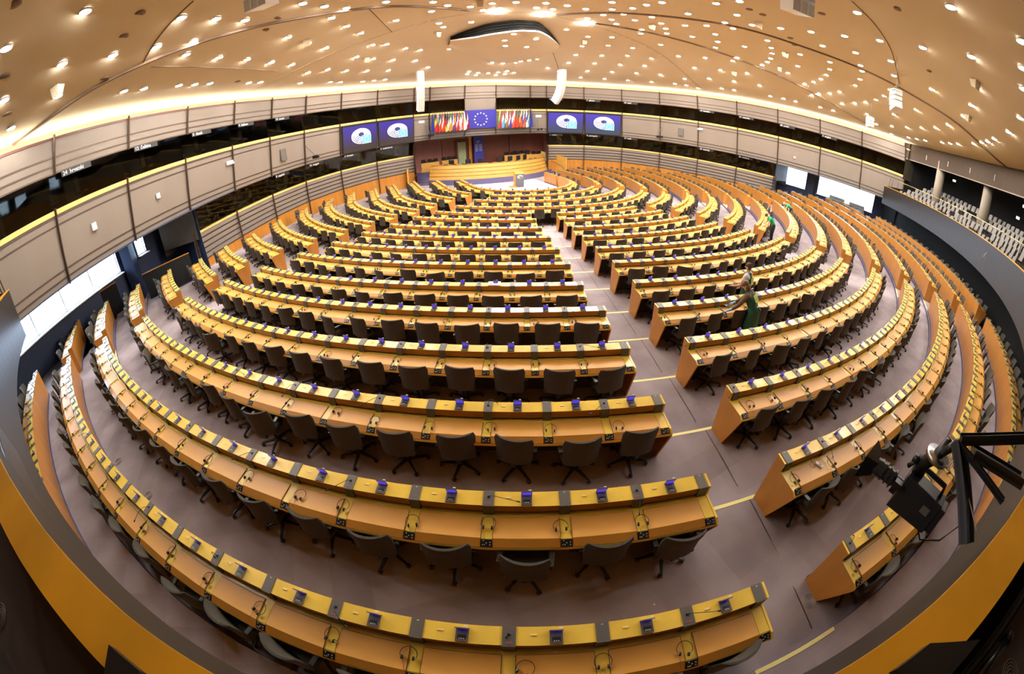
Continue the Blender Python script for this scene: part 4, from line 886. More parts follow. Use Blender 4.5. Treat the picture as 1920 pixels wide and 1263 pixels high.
array(15.1, -18.1, 7.75, 3, 2.4, 'small white loudspeaker cluster over the right wall end', 0.45, 0.2, 0.45, 0.2, 0.9)
# ---------------------------------------------------------------- recess and rostrum at the front
b = MB()
Y0, YB, XL, XR = 7.2, 10.2, -6.55, 6.1
b.quad((XL, YB, -1.4), (XR+1, YB, -1.4), (XR+1, YB, 2.7), (XL, YB, 2.7), 0)
b.quad((W[10][0]-0.1, W[10][1]-.1, -1.4), (XL, YB, -1.4), (XL, YB, 2.7), (W[10][0]-0.1, W[10][1]-.1, 2.7), 0)
b.quad((XR+1, YB, -1.4), (W[15][0]+0.1, W[15][1]-.1, -1.4), (W[15][0]+0.1, W[15][1]-.1, 2.7), (XR+1, YB, 2.7), 0)
b.quad((XL, 6.8, 2.7), (XR+1, 6.8, 2.7), (XR+1, YB, 2.7), (XL, YB, 2.7), 1)
b.box((-3.5, YB-0.03, 1.0), (0.05, 0.03, 2.8), 0, 1); b.box((3.3, YB-0.03, 1.0), (0.05, 0.03, 2.8), 0, 1)
for y_ in (YB,): b.box((-0.75, YB-0.1, 1.1), (0.28, 0.12, 2.9), 0, 2)
struct(b.build('wall_back', ['redwood', 'void', 'wood']))
RC = (0.4, 12.75)
def ra(R, a, z): return (RC[0]+R*sin(a), RC[1]-R*cos(a), z)
AA = [radians(-48+96*i/32) for i in range(33)]
o = thing('rostrum', 'long curved yellow wood rostrum with horizontal grooves on a purple base', 'rostrum', (0.4, 5.5, -1.4)); off = (0.4, 5.5, -1.4)
b = MB(); zs = [-0.93, -0.62, -0.31, 0.0, 0.32]
for i in range(4):
    z0, z1 = zs[i], zs[i+1]; R0_, R1_ = 7.85-0.10*i, 7.85-0.10*(i+1)
    b.grid([[ra(R0_, a, z0) for a in AA], [ra(R1_+.02, a, z1-0.03) for a in AA]], 0); b.grid([[ra(R1_+.02, a, z1-0.03) for a in AA], [ra(R1_-.05, a, z1-0.03) for a in AA], [ra(R1_-.05, a, z1) for a in AA], [ra(R1_, a, z1) for a in AA]], 1)
b.grid([[ra(7.46, a, 0.32) for a in AA], [ra(6.9, a, 0.32) for a in AA], [ra(6.9, a, -0.3) for a in AA]], 2)
b.grid([[ra(7.0, a, 0.02) for a in AA], [ra(6.6, a, 0.02) for a in AA]], 2)
put('front_panel', b.mesh('front_panel', ['ledgewood' if 'ledgewood' in M else 'wood2', 'bronze', 'wood2'], False, off), o)
b = MB(); b.grid([[ra(8.0, a, -1.4) for a in AA], [ra(7.95, a, -0.93) for a in AA], [ra(7.8, a, -0.93) for a in AA]], 0); put('base', b.mesh('base', 'purple', False, off), o)
b = MB(); b.grid([[ra(7.0, a, -0.3) for a in AA], [ra(3.0, a, -0.3) for a in AA], [ra(1.5, a, -0.3) for a in AA]], 0); put('dais', b.mesh('dais', 'carpet', False, off), o)
# stairs and flanking walls
for sx, nm in ((-1, 'left'), (1, 'right')):
    o = thing('stair_wall', 'light wood side wall with handrail at the %s end of the rostrum' % nm, 'wall', (sx*6.9+0.4, 7.3, -1.4), 0, 'side walls of the rostrum'); off = (sx*6.9+0.4, 7.3, -1.4)
    b = MB(); x0, y0 = (-7.45, 6.6) if sx < 0 else (7.6, 6.2); x1, y1 = (-6.6, 9.8) if sx < 0 else (6.5, 9.8)
    b.hexa([(x0, y0, -1.4), (x0-sx*0.12, y0, -1.4), (x1-sx*0.12, y1, -1.4), (x1, y1, -1.4), (x0, y0, 0.32), (x0-sx*0.12, y0, 0.32), (x1-sx*0.12, y1, 0.75), (x1, y1, 0.75)], 0)
    xa, ya = ra(7.5, sx*radians(49), 0)[:2]
    b.quad((x0, y0+.3, -1.4), (xa+sx*1.2, ya+1.5, -1.4), (xa+sx*1.2, ya+1.5, 0.3), (x0, y0+.3, 0.3), 0)
    put('panel', b.mesh('panel', 'wood2', False, off), o)
    b = MB(); xs = x0-sx*0.5; b.tube([(xs, y0-0.2, -1.4), (xs, y0-0.25, -0.65), (xs-sx*.1, y0+0.2, -0.45), (xa+sx*.2, ya+1.2, 0.30)], 0.025, 6); put('handrail', b.mesh('handrail', 'redwood', False, off), o)
    o = thing('stair', 'purple carpeted steps up to the rostrum, %s side' % nm, 'stairs', (sx*6.3+.4, 7.4, -1.4), 0, 'rostrum steps'); b = MB()
    for k in range(5): b.box((-0.15*sx, k*0.28, 0.11+0.11*k), (1.3, 0.30, 0.22+0.22*k-0.0), sx*0.5, 0)
    b.build('steps', 'purple', o)
# lectern
flat('slate', (0.10, 0.10, 0.115), 0.35)
o = thing('lectern', 'wooden lectern with grey front panel bearing the white hemicycle logo', 'lectern', (0.80, 2.1, WELLZ), -0.08)
b = MB(); b.hexa([(-0.36, -0.05, 0), (0.36, -0.05, 0), (0.36, 0.45, 0), (-0.36, 0.45, 0), (-0.36, -0.18, 1.12), (0.36, -0.18, 1.12), (0.36, 0.3, 1.26), (-0.36, 0.3, 1.26)], 0); b.build('body', 'wood2', o)
b = MB(); b.quad((-0.33, -0.07, 0.02), (0.37, -0.07, 0.02), (0.37, -0.20, 1.11), (-0.33, -0.20, 1.11)); b.box((0.02, -0.13, 0.56), (0.70, 0.02, 1.10), 0, 0, rx=0.115); b.build('front_panel', 'slate', o)
b = MB(); flat('logo grey', (0.55, 0.56, 0.58), 0.5); logo(b, 0.0, 0.0, 0.50, 0, 1, 0, 0.0, 1); q = b.build('logo', ['logo grey', 'slate'], o); q.location = (0.02, -0.19, 0.88); q.rotation_euler = (0.115, 0, 0)
b = MB(); b.box((-0.5, 0.1, 0.05), (0.5, 0.7, 0.10)); b.build('step', 'wood2', o)
b = MB(); b.tube([(0.1, 0.0, 1.2), (0.08, -0.12, 1.42)], 0.006, 5); b.build('microphone', 'black', o)
# chairs, monitors on and behind the rostrum
_b = MB(); _b.box((0, 0, 0.62), (0.5, 0.07, 0.62)); _b.box((0, -0.22, 0.36), (0.48, 0.44, 0.08)); PB = _b.mesh('chair_back_seat', 'black')
_b = MB(); _b.lathe((0, 0, 0), [(0.25, 0.0), (0.06, 0.03), (0.04, 0.33)], 8); PC = _b.mesh('pedestal', 'frame')
for k, (a, R) in enumerate([(-36, 6.2), (-22, 6.1), (-12, 6.0), (6, 5.9), (16, 6.0), (24, 6.2), (32, 6.3)]):
    x, y, z = ra(R, radians(a), -0.3); o = thing('rostrum_chair', 'black high-backed chair behind the rostrum, %s from left' % ORD[k+1], 'chair', (x, y, z), radians(a), 'chairs behind the rostrum'); put('backrest', PB, o); put('pedestal', PC, o)
_b = MB(); _b.box((0, 0, 0.20), (0.42, 0.04, 0.28), 0, 0, rx=0.25); MS = _b.mesh('display', 'black')
_b = MB(); _b.box((0, 0.05, 0.02), (0.2, 0.16, 0.02)); _b.box((0, 0.04, 0.08), (0.04, 0.03, 0.12)); MSF = _b.mesh('foot', 'frame')
for k, a in enumerate([-37, -31, -24, -6, 0.5, 8, 15, 22, 29, 35]):
    x, y, z = ra(7.15, radians(a), 0.02); o = thing('monitor', 'small black monitor on the rostrum desk, %s from left' % ORD[k+1], 'monitor', (x, y, z+0.02), radians(a), 'monitors on the rostrum'); put('display', MS, o); put('foot', MSF, o)
for k, (x, y, w) in enumerate([(-5.0, 8.6, 1.7), (-3.1, 8.9, 1.5), (3.1, 8.6, 1.8), (5.2, 8.3, 1.8), (4.4, 9.4, 2.0)]):
    o = thing('clerk_desk', 'light wood clerk desk behind the rostrum, %s from left' % ORD[k+1], 'desk', (x, y, -0.3), 0.1 if x < 0 else -0.15, 'clerk desks behind the rostrum')
    b = MB(); b.box((0, 0, 0.42), (w, 0.05, 0.84)); b.box((0, 0.3, 0.78), (w, 0.6, 0.04)); b.build('body', 'wood2', o)
    for q in range(3):
        m_ = thing('monitor', 'black monitor standing on the %s clerk desk, %s of three' % (ORD[k+1], ORD[q+1]), 'monitor', (x-w/3+q*w/3, y+0.3, 0.5), random.uniform(-.4, .4), 'monitors on the clerk desks'); put('display', MS, m_); put('foot', MSF, m_)
    for q in range(2):
        c = thing('clerk_chair', 'black chair at the %s clerk desk, %s of the pair' % (ORD[k+1], ORD[q+1]), 'chair', (x-w/4+q*w/2, y+0.75, -0.3), random.uniform(-.5, .5), 'chairs at the clerk desks'); put('backrest', PB, c); put('pedestal', PC, c)
# banner and curtain
o = thing('banner', 'tall blue banner with small logo and two columns of text behind the rostrum', 'banner', (0.0, 9.8, -0.3), 0.12)
flat('banner blue', (0.03, 0.03, 0.30), 0.6); flat('banner print', (0.30, 0.32, 0.50), 0.6)
b = MB(); b.box((0, 0, 1.45), (0.95, 0.03, 2.7)); b.build('cloth', 'banner blue', o)
b = MB(); logo(b, 0, 2.25, 0.42, 0, 1, 0, -0.02, 1)
for r_ in range(13):
    for cx_ in (-0.20, 0.20): b.box((cx_, -0.018, 2.0-r_*0.055), (0.32-random.random()*0.06, 0.004, 0.028))
b.build('print', ['banner print', 'banner blue'], o)
flat('green curtain cloth', (0.36, 0.40, 0.24), 0.8)
o = thing('curtain', 'pale green curtain in a doorway left of the blue banner', 'curtain', (-1.6, 9.95, -0.3), 0.1); b = MB(); rows = [[], []]
for i in range(25):
    for k, z in enumerate((0.05, 2.35)): rows[k].append((-0.42+0.84*i/24, 0.05*sin(i*1.4), z))
b.grid(rows); b.build('cloth', 'green curtain cloth', o, True)
b = MB(); b.box((-0.5, 0, 1.25), (0.08, 0.1, 2.5)); b.box((0.5, 0, 1.25), (0.08, 0.1, 2.5)); b.box((0, 0, 2.48), (1.08, 0.1, 0.08)); b.build('door_frame', 'redwood', o)
# little emergency lights and grilles on the middle wall band
for (j, t, z, w, h, lab, nm, mt) in ((10, 0.5, 4.35, 0.5, 0.16, 'small white rectangular lamp on the wall left of the flags', 'wall_lamp', 'lampdim'), (14, 0.5, 4.35, 0.5, 0.16, 'small white rectangular lamp on the wall right of the flags', 'wall_lamp', 'lampdim'),
                                 (6, 0.35, 3.75, 0.55, 0.75, 'dark square ventilation grille on the left wall', 'wall_grille', 'block'), (18, 0.55, 3.8, 0.5, 0.7, 'dark square ventilation grille on the right wall', 'wall_grille', 'block'),
                                 (2, 0.45, 3.9, 0.22, 0.26, 'small white square sensor box on the far left wall', 'sensor_box', 'white'), (3, 0.45, 3.9, 0.2, 0.22, 'small white box on the left wall, second from the gallery', 'sensor_box', 'white'), (21, 0.4, 3.6, 0.16, 0.16, 'tiny white box on the right wall near the gallery', 'sensor_box', 'white'),
                                 (4, 0.93, 4.2, 0.6, 0.2, 'white oblong box beside a wall fin on the left', 'emergency_light', 'white'), (19, 0.05, 4.35, 0.5, 0.18, 'white oblong box beside a wall fin on the right', 'emergency_light', 'white')):
    if mt == 'lampdim' and 'lampdim' not in M: M['lampdim'] = mat('bright wall lamp', (1, 1, 1), 0.5, emit=(1, 1, .95), estr=1.6)
    f = (z-MBT)/(MT-MBT); of = lerp(OMB, OMT, f)+0.05; a, c = inw(j, of), inw(j+1, of); x, y = lerp(a[0], c[0], t), lerp(a[1], c[1], t); ang = atan2(c[1]-a[1], c[0]-a[0])
    q = MB(); q.box((0, -0.02, 0), (w, 0.07, h)); q.box((0, -0.055, 0), (w*0.8, 0.01, h*0.7), 0, 1); tag(q.build(nm, [mt, mt], None, False, (x, y, z), ang), lab, 'wall fitting')
# remote cameras on wall brackets
for (j, t, lab) in ((7, 0.02, 'black remote camera on a bracket arm on the left wall'), (10, 0.75, 'black camera pair on a bracket left of the flags'), (14, 0.45, 'black camera pair on a bracket right of the flags'), (18, 0.02, 'black remote camera on a bracket on the right wall')):
    a, c = inw(j, -0.1), inw(j+1, -0.1); x, y = lerp(a[0], c[0], t), lerp(a[1], c[1], t); d = Vector((-1.1-x, -7.1-y)).normalized(); o = thing('wall_camera', lab, 'camera', (x, y, 3.1), atan2(d.y, d.x)-pi/2, 'remote cameras on the wall')
    b = MB(); b.tube([(0, 0, 0.9), (0, 0.7, 0.15), (0, 0, -0.1)], 0.03, 6); b.build('bracket', 'block', o)
    b = MB(); b.box((0.0, 0.75, -0.02), (0.22, 0.34, 0.2)); b.tube([(0, 0.9, 0), (0, 1.08, -0.05)], 0.06, 8); b.box((-0.3, 0.6, 0.0), (0.2, 0.2, 0.2)); b.build('camera_body', 'blackmetal', o)
# ---------------------------------------------------------------- rear gallery
GR, GT, GB = 28.6, 3.70, 2.30
GA = [radians(-51+102*i/80) for i in range(81)]
def gp(R, a, z): return (R*sin(a), -R*cos(a), z)
def gring(b, pts, mi=0): b.grid([[gp(R, a, z) for a in GA] for R, z in pts], mi)
b = MB(); gring(b, [(GR+0.05, GB), (GR, GT-0.02)], 0); gring(b, [(GR+0.05, GB), (31.5, GB), (34, GB+.1)], 0)
for s in (0, -1): a = GA[s]; b.quad(gp(GR, a, GT-.02), gp(GR+.05, a, GB), gp(34, a, GB), gp(34, a, GT+.6), 0)
struct(b.build('wall_gallery_front', 'fascia'))
b = MB(); gring(b, [(GR-0.01, GT-0.03), (GR-0.012, GT), (GR+0.15, GT), (GR+0.16, GT-0.03)], 0); gring(b, [(GR+0.16, GT-0.03), (GR+0.17, GT-0.75)], 1); struct(b.build('trim_1001', ['gwood', 'wood']))
b = MB()
for k in range(5): r0 = 28.75+0.0+(0 if k == 0 else 0.9+0.85*(k-1)); r1 = 28.75+0.9+0.85*k; gring(b, [(r0, 2.95+0.30*k), (r1, 2.95+0.30*k), (r1, 2.95+0.30*(k+1))], 0)
struct(b.build('floor_gallery', 'gcarpet'))
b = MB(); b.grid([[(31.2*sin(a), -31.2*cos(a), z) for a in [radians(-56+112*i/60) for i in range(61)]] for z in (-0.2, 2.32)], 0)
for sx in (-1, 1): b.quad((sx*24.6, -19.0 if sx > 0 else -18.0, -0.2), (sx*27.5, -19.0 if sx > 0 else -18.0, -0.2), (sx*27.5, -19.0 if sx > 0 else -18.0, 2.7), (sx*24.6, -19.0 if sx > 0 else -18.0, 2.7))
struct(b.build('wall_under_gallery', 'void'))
# drape wall behind, upstand under the ceiling edge
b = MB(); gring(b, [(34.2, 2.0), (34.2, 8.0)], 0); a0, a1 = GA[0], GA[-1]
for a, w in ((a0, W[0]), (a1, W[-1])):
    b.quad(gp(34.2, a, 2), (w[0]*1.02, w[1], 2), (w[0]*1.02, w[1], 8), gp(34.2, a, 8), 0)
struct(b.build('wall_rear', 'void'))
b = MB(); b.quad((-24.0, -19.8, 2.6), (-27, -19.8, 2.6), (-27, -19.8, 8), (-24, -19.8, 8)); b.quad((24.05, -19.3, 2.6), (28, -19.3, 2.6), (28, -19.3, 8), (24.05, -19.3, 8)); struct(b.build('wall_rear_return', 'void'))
b = MB(); GB2 = [radians(-54+108*i/80) for i in range(81)]
b.grid([[(31.0*sin(a), -31.0*cos(a), z) for a in GB2] for z in (6.42, 7.9)], 0); b.grid([[(r*sin(a), -r*cos(a), z) for a in GB2] for r, z in ((31.0, 6.42), (31.25, 6.40), (34.3, 6.9))], 0)
struct(b.build('ceiling_upstand', 'soffit'))
b = MB(); b.grid([[(r*sin(a), -r*cos(a), z) for a in GB2] for r, z in ((30.98, 6.40), (30.98, 6.45))], 0); trim(b, 'panel')
for k, a in enumerate([30, 36, 41.5, 47]):
    q = MB(); q.box((0, 0, 0), (0.03, 0.03, 0.35)); tag(q.build('slim_fitting', 'white', None, False, (30.94*sin(radians(a)), -30.94*cos(radians(a)), 6.95)), 'slim pale fitting on the brown ceiling edge, %s from right' % ORD[k+1], 'fitting', 'slim fittings on the ceiling edge')
for k, (px_, a, R) in enumerate([(0, 43.9, 31.35), (0, 32.8, 31.6), (0, -34, 31.4), (0, -43, 31.4)]):
    o = thing('column', ['pale round column behind the gallery seats, nearer the right wall', 'pale round column behind the gallery seats, near the right edge', 'round gallery column behind the viewpoint, left one', 'round gallery column at the far left end'][k], 'column', (R*sin(radians(a)), -R*cos(radians(a)), 3.0), 0, 'gallery columns')
    b = MB(); b.lathe((0, 0, 0), [(0.36, 0.0), (0.36, 4.0)], 20); b.build('shaft', 'column', o, True); b = MB(); b.lathe((0, 0, 0), [(0.42, 0.3), (0.42, 0.42)], 20); b.build('collar', 'column', o)
# gallery chairs
flat('pale seat shell', (0.17, 0.16, 0.145), 0.5)
_b = MB(); rows = []
for j in range(5):
    t = j/4; rows.append([(-0.2+0.4*i/6, -0.02-0.09*t+0.05*abs(-1+i/3)**2, 0.46+0.40*t-0.04*abs(-1+i/3)**3*t) for i in range(7)])
_b.grid(rows, 0); _b.grid([[(x, y-0.03, z) for x, y, z in r] for r in rows], 0, True); GBK = _b.mesh('backrest', 'pale seat shell', True)
_b = MB(); _b.box((0, 0.18, 0.45), (0.42, 0.40, 0.05)); GST = _b.mesh('seat', 'frame')
_b = MB()
for sx in (-0.19, 0.19): _b.tube([(sx, 0.34, 0), (sx, 0.30, 0.44), (sx, 0, 0.44), (sx, -0.1, 0)], 0.013, 5)
GLG = _b.mesh('frame', 'black')
kk = 0
for row in range(5):
    R = 29.45+0.85*row; z = 2.95+0.30*row; n = 0; a = 48.5
    while a > 12:
        if not any(hypot(R*sin(radians(a))-31.35*sin(radians(c)), -R*cos(radians(a))+31.35*cos(radians(c))) < 0.55 for c in (43.9, 32.8)) and not (abs(a-27.2) < 1.0 and row < 2) and not (abs(a-36.5) < .8):
            n += 1; ar = radians(a); kk += 1
            o = thing('gallery_chair', 'pale shell gallery chair, %s from the wall, %s row behind the rail' % (ORD[n] if n < len(ORD) else 'far along', ORD[row+1]), 'chair', (R*sin(ar), -R*cos(ar), z), ar+random.gauss(0, .08), 'pale gallery chairs')
            put('backrest', GBK, o); put('seat', GST, o); put('frame', GLG, o)
            if n >= 26: break
        a -= degrees(0.58/R)
# handrail of the gallery
o = thing('gallery_rail', 'thin brass handrail on black posts along the top of the right gallery front', 'railing', gp(GR+0.12, radians(30), GT), 0, 'gallery handrails'); off = gp(GR+0.12, radians(30), GT)
b = MB(); A_ = [radians(50-i) for i in range(0, 50)]; b.tube([gp(GR+0.15, a, 4.40-0.0*i) for i, a in enumerate(A_)], 0.022, 6); put('handrail', b.mesh('handrail', 'brass', True, off), o)
for a in [50, 49.2, 47.6, 46] + list(range(41, 2, -6)):
    b = MB(); a = radians(a); b.tube([gp(GR+0.1, a, 3.68), gp(GR+0.15, a, 4.4)], 0.016, 5); put('post', b.mesh('post', 'black', False, off), o)
o = thing('gallery_rail', 'black baluster rail at the far left end of the gallery', 'railing', gp(GR+0.12, radians(-48), GT), 0, 'gallery handrails'); off = gp(GR+0.12, radians(-48), GT)
b = MB(); b.tube([gp(GR+0.15, radians(a), 4.40) for a in range(-51, -27)], 0.022, 6); put('handrail', b.mesh('handrail', 'brass', True, off), o)
for a in (-50.6, -49.8, -48.4, -46.6, -44.8, -43, -39, -35, -31):
    b = MB(); a = radians(a); b.tube([gp(GR+0.1, a, 3.68), gp(GR+0.15, a, 4.4)], 0.02, 5); put('post', b.mesh('post', 'black', False, off), o)
# exit lamps deep in the gallery
M['exitlamp'] = mat('bright exit lamp', (1, 1, 1), 0.5, emit=(0.8, 0.95, 0.85), estr=3.0)
for k, (a, R, z) in enumerate(((45.3, 33.6, 6.2), (30.5, 33.6, 5.6), (28.2, 33.0, 6.3))):
    q = MB(); q.box((0, 0, 0), (0.32, 0.06, 0.14)); tag(q.build('exit_lamp', 'exitlamp', None, False, gp(R, radians(a), z), radians(a)), 'small bright lamp in the dark rear gallery, %s from the right wall' % ORD[k+1], 'light', 'lamps in the rear gallery')
# small folding bracket on the gallery front far right
o = thing('wall_bracket', 'folded silver bracket fixed on the dark gallery front, right', 'bracket', gp(28.55, radians(18.5), 3.1)); b = MB(); b.tube([(0, 0, 0.15), (-0.35, 0.12, -0.05), (0.1, 0.1, -0.25)], 0.02, 5); b.tube([(-0.35, 0.12, -.05), (0.15, 0.06, 0.05)], 0.012, 5); b.build('arm', 'silver', o)
# round floor vents
_b = MB()
for r_ in (0.045, 0.065, 0.085, 0.105): 
    P = [(r_*cos(2*pi*i/20), r_*sin(2*pi*i/20), 0.003) for i in range(21)]; _b.tube(P, 0.004, 4)
_b.tube([(0, 0, 0), (0, 0, 0.006)], 0.02, 8); VENT = _b.mesh('floor_vent', 'ventgrey')
for k, (x, y, z) in enumerate([(-16.1, -24.09, 0), (-7.51, -27.95, 0), (-16.54, -22.03, 0), (-17.84, -21.01, 0), (-3.49, -27.29, 0), (-7.9, -26.9, 0), (-4.6, -27.0, 0), (-1.2, -26.6, 0)]):
    tag(put('floor_vent', VENT, None, (x, y, z), 0), ['round floor vent lowest left beside the gallery front', 'round floor vent at the lower right by the gallery front', 'round floor vent under the back desk row, left', 'round floor vent farther left by the back desk row', 'round floor vent under the television camera', 'faint floor vent near the last step tape', 'faint floor vent right of the television camera', 'faint floor vent far right behind the back row'][k], 'floor vent', 'round floor vents')
o = put('gallery_vent', VENT, None, (-14.55, -25.7, 2.955)); tag(o, 'round spiral vent in the gallery floor at the lower left corner', 'floor vent')
o = put('gallery_vent', VENT, None, (-9.6, -27.9, 2.955)); tag(o, 'round spiral vent in the gallery floor at the lower right corner', 'floor vent')
for (x0, y0, x1, y1, n, lab) in ((-15.3, -24.15, -12.35, -26.0, 5, 'black padded tubes and rail behind the parapet, lower left'), (-10.55, -26.95, -8.2, -27.85, 4, 'black padded tubes and rail behind the parapet, lower right')):
    d = Vector((x1-x0, y1-y0, 0)); a = atan2(d.y, d.x); o = thing('padded_rail', lab, 'railing', (x0, y0, 3.0), a, 'padded rails behind the parapet'); L_ = d.length
    b = MB(); b.tube([(0, 0, 0.45), (L_, -0.02, 0.45)], 0.012, 6); b.tube([(0, -0.10, 0.30), (L_, -0.12, 0.30)], 0.010, 6); b.box((L_/2, -0.02, 0.2), (L_, 0.03, 0.40)); b.build('rail', 'black', o)
    for k in range(n):
        b = MB(); x_ = (k+0.25)*L_/n; b.tube([(x_, -0.05, 0.46), (x_+L_/n*0.45, -0.06, 0.46)], 0.022, 8); b.tube([(x_+L_/n*0.45, -0.06, 0.46), (x_+L_/n*0.52, -0.06, 0.46)], 0.028, 8); b.build('padding', 'blackgloss', o, True)
# ---------------------------------------------------------------- television camera on its steel bracket
dv = {}
def ray_(v, d): return CAM+Vector(v)*d
tv = thing('television_camera', 'black broadcast television camera with zoom lens hanging off the gallery front', 'camera', ray_((0.834, -0.157, -0.529), 2.25))
ax = (ray_((0.834, -0.083, -0.545), 2.25)-ray_((0.83, -0.205, -0.515), 2.25)); yaw = atan2(ax.y, ax.x); 
tv.rotation_euler = (0.0, 0.10, yaw)      # local +x = lens direction
b = MB(); b.hexa([(-0.17, -0.055, -0.11), (0.10, -0.055, -0.12), (0.10, 0.055, -0.12), (-0.17, 0.055, -0.11), (-0.17, -0.05, 0.07), (0.09, -0.05, 0.09), (0.09, 0.05, 0.09), (-0.17, 0.05, 0.07)]); b.box((-0.185, 0, -0.02), (0.04, 0.09, 0.15)); b.box((-0.03, -0.058, -0.06), (0.2, 0.01, 0.08), 0, 0)
for k in range(5): b.box((-0.14+0.05*k, -0.06, -0.10), (0.02, 0.02, 0.02), 0, 1 if k == 2 else 0)
bevel(b.build('camera_body', ['black', 'red'], tv), 0.012)
b = MB(); b.box((-0.10, 0.0565, 0.0), (0.05, 0.003, 0.045)); b.build('label_plate', 'silver', tv)
b = MB(); b.tube([(-0.13, 0, 0.06), (-0.12, 0, 0.135), (0.09, 0, 0.15), (0.12, 0, 0.10)], 0.014, 6); b.box((0.1, 0, 0.16), (0.04, 0.05, 0.03)); b.build('handle', 'black', tv, True)
b = MB(); b.tube([(0.09, 0, -0.01), (0.14, 0, -0.01), (0.145, 0, -0.01), (0.21, 0, -0.01), (0.215, 0, -0.01), (0.28, 0, -0.01)], [0.034, 0.034, 0.042, 0.042, 0.048, 0.046], 14)
for k in range(4): b.tube([(0.15+k*0.032, 0, -0.01), (0.16+k*0.032, 0, -0.01)], 0.052, 14)
b.build('zoom_lens', 'black', tv)
b = MB(); b.hexa([(0.27, -0.04, -0.05), (0.27, 0.04, -0.05), (0.27, 0.04, 0.03), (0.27, -0.04, 0.03), (0.345, -0.095, -0.08), (0.345, 0.095, -0.08), (0.345, 0.095, 0.06), (0.345, -0.095, 0.06)]); b.build('lens_hood', 'blackgloss', tv)
b = MB(); b.box((0.11, 0.06, 0.02), (0.05, 0.04, 0.035)); b.box((0.10, -0.055, -0.07), (0.07, 0.05, 0.07)); b.build('lens_motor', 'blackmetal', tv)
brk = thing('camera_bracket', 'black steel triangular bracket bolted on the gallery front holding the television camera', 'bracket', gp(28.6, radians(-20.2), 3.6)); bo = Vector(gp(28.6, radians(-20.2), 3.6))
def beam(p, q, w, t, nm):
    p, q = Vector(p)-bo, Vector(q)-bo; d = (q-p).normalized(); s = d.cross(Vector((0.25, 0.05, 1))).normalized()*w/2; u = d.cross(s).normalized()*t/2
    b = MB(); b.hexa([p-s-u, p+s-u, p+s+u, p-s+u, q-s-u, q+s-u, q+s+u, q-s+u]); e = s*0.9; k = u*2.2
    b.hexa([p-s-k, p-e-k, p-e+k, p-s+k, q-s-k, q-e-k, q-e+k, q-s+k]); b.hexa([p+e-k, p+s-k, p+s+k, p+e+k, q+e-k, q+s-k, q+s+k, q+e+k]); return b.build(nm, 'blackmetal', brk)
apex = ray_((0.898, -0.177, -0.403), 2.0); foot = ray_((0.798, -0.335, -0.500), 1.93); br_end = ray_((0.847, -0.346, -0.403), 2.02); tr = ray_((0.902, -0.31, -0.299), 2.15); arm2 = ray_((0.87, -0.341, -0.357), 2.1)
beam(apex, foot, 0.085, 0.02, 'post'); beam(apex, br_end, 0.045, 0.012, 'brace'); beam(apex+Vector((0, 0, .02)), tr+(tr-apex)*0.35, 0.035, 0.02, 'top_arm'); beam(apex+(arm2-apex)*0.25, arm2+(arm2-apex)*.1, 0.11, 0.02, 'side_arm')
ring = ray_((0.880, -0.150, -0.450), 2.1); b = MB(); b.tube([ring-bo+Vector((0.0, 0.0, -0.012)), ring-bo+Vector((0, 0, 0.012))], 0.07, 18); b.build('mount_disc', 'silver', brk, True)
b = MB(); cc = tv.location; b.tube([ring-bo+Vector((0, 0, 0.1)), ring-bo, (ring*0.55+cc*0.45)-bo+Vector((0.02, 0.05, 0.02)), cc-bo+Vector((0.06, 0.05, 0.03))], [0.02, 0.035, 0.038, 0.045], 10); b.tube([apex-bo, ring-bo], 0.022, 8); b.build('pan_column', 'blackmetal', brk, True)
b = MB(); 
for k in range(3):
    b.tube([apex-bo+Vector((0.05+0.035*cos(t*0.7+k*.3)+0.01*k, -0.05+0.01*k, -0.08+0.07*sin(t*0.7+k*.3))) for t in range(10)], 0.003, 4)
b.tube([apex-bo+Vector((0.04, -0.05, -0.14)), apex-bo+(foot-apex)*0.5+Vector((0.035, 0, 0)), foot-bo+Vector((0.035, 0.0, 0.05))], 0.003, 4); b.build('white_cable', 'white', brk, True)
b = MB(); b.tube([cc-bo+Vector((-0.02, -0.1, -0.08)), cc-bo+Vector((0.02, -0.22, -0.18)), cc-bo+Vector((0.05, -0.32, -0.12)), cc-bo+Vector((0.1, -0.36, 0.0)), apex-bo+Vector((0.02, -0.06, -0.1))], 0.006, 6); b.build('black_cable', 'black', brk, True)
# ---------------------------------------------------------------- people wiping the desks
RAD = {'pel': (0.150, 0.115), 'waist': (0.128, 0.095), 'chest': (0.150, 0.105), 'neck0': 0.060, 'neck1': 0.050, 'head': (0.074, 0.086), 'crown': (0.062, 0.070), 'shL': 0.058, 'elL': 0.041, 'wrL': 0.027, 'paL': 0.030, 'shR': 0.058, 'elR': 0.041, 'wrR': 0.027, 'paR': 0.030,
       'hiL': 0.088, 'knL': 0.060, 'anL': 0.040, 'toL': 0.034, 'hiR': 0.088, 'knR': 0.060, 'anR': 0.040, 'toR': 0.034}
BONES = [('pel', 'waist'), ('waist', 'chest'), ('chest', 'neck0'), ('neck0', 'neck1'), ('neck1', 'head'), ('head', 'crown'), ('chest', 'shL'), ('shL', 'elL'), ('elL', 'wrL'), ('chest', 'shR'), ('shR', 'elR'), ('elR', 'wrR'),
         ('wrL', 'paL'), ('wrR', 'paR'), ('pel', 'hiL'), ('hiL', 'knL'), ('knL', 'anL'), ('anL', 'toL'), ('pel', 'hiR'), ('hiR', 'knR'), ('knR', 'anR'), ('anR', 'toR')]
flat('apron green', (0.015, 0.09, 0.045), 0.7); flat('lime print', (0.55, 0.72, 0.10), 0.6); flat('brown sweater', (0.16, 0.10, 0.07), 0.85); flat('white shirt', (0.70, 0.70, 0.74), 0.7); flat('black trousers', (0.012, 0.012, 0.014), 0.8)
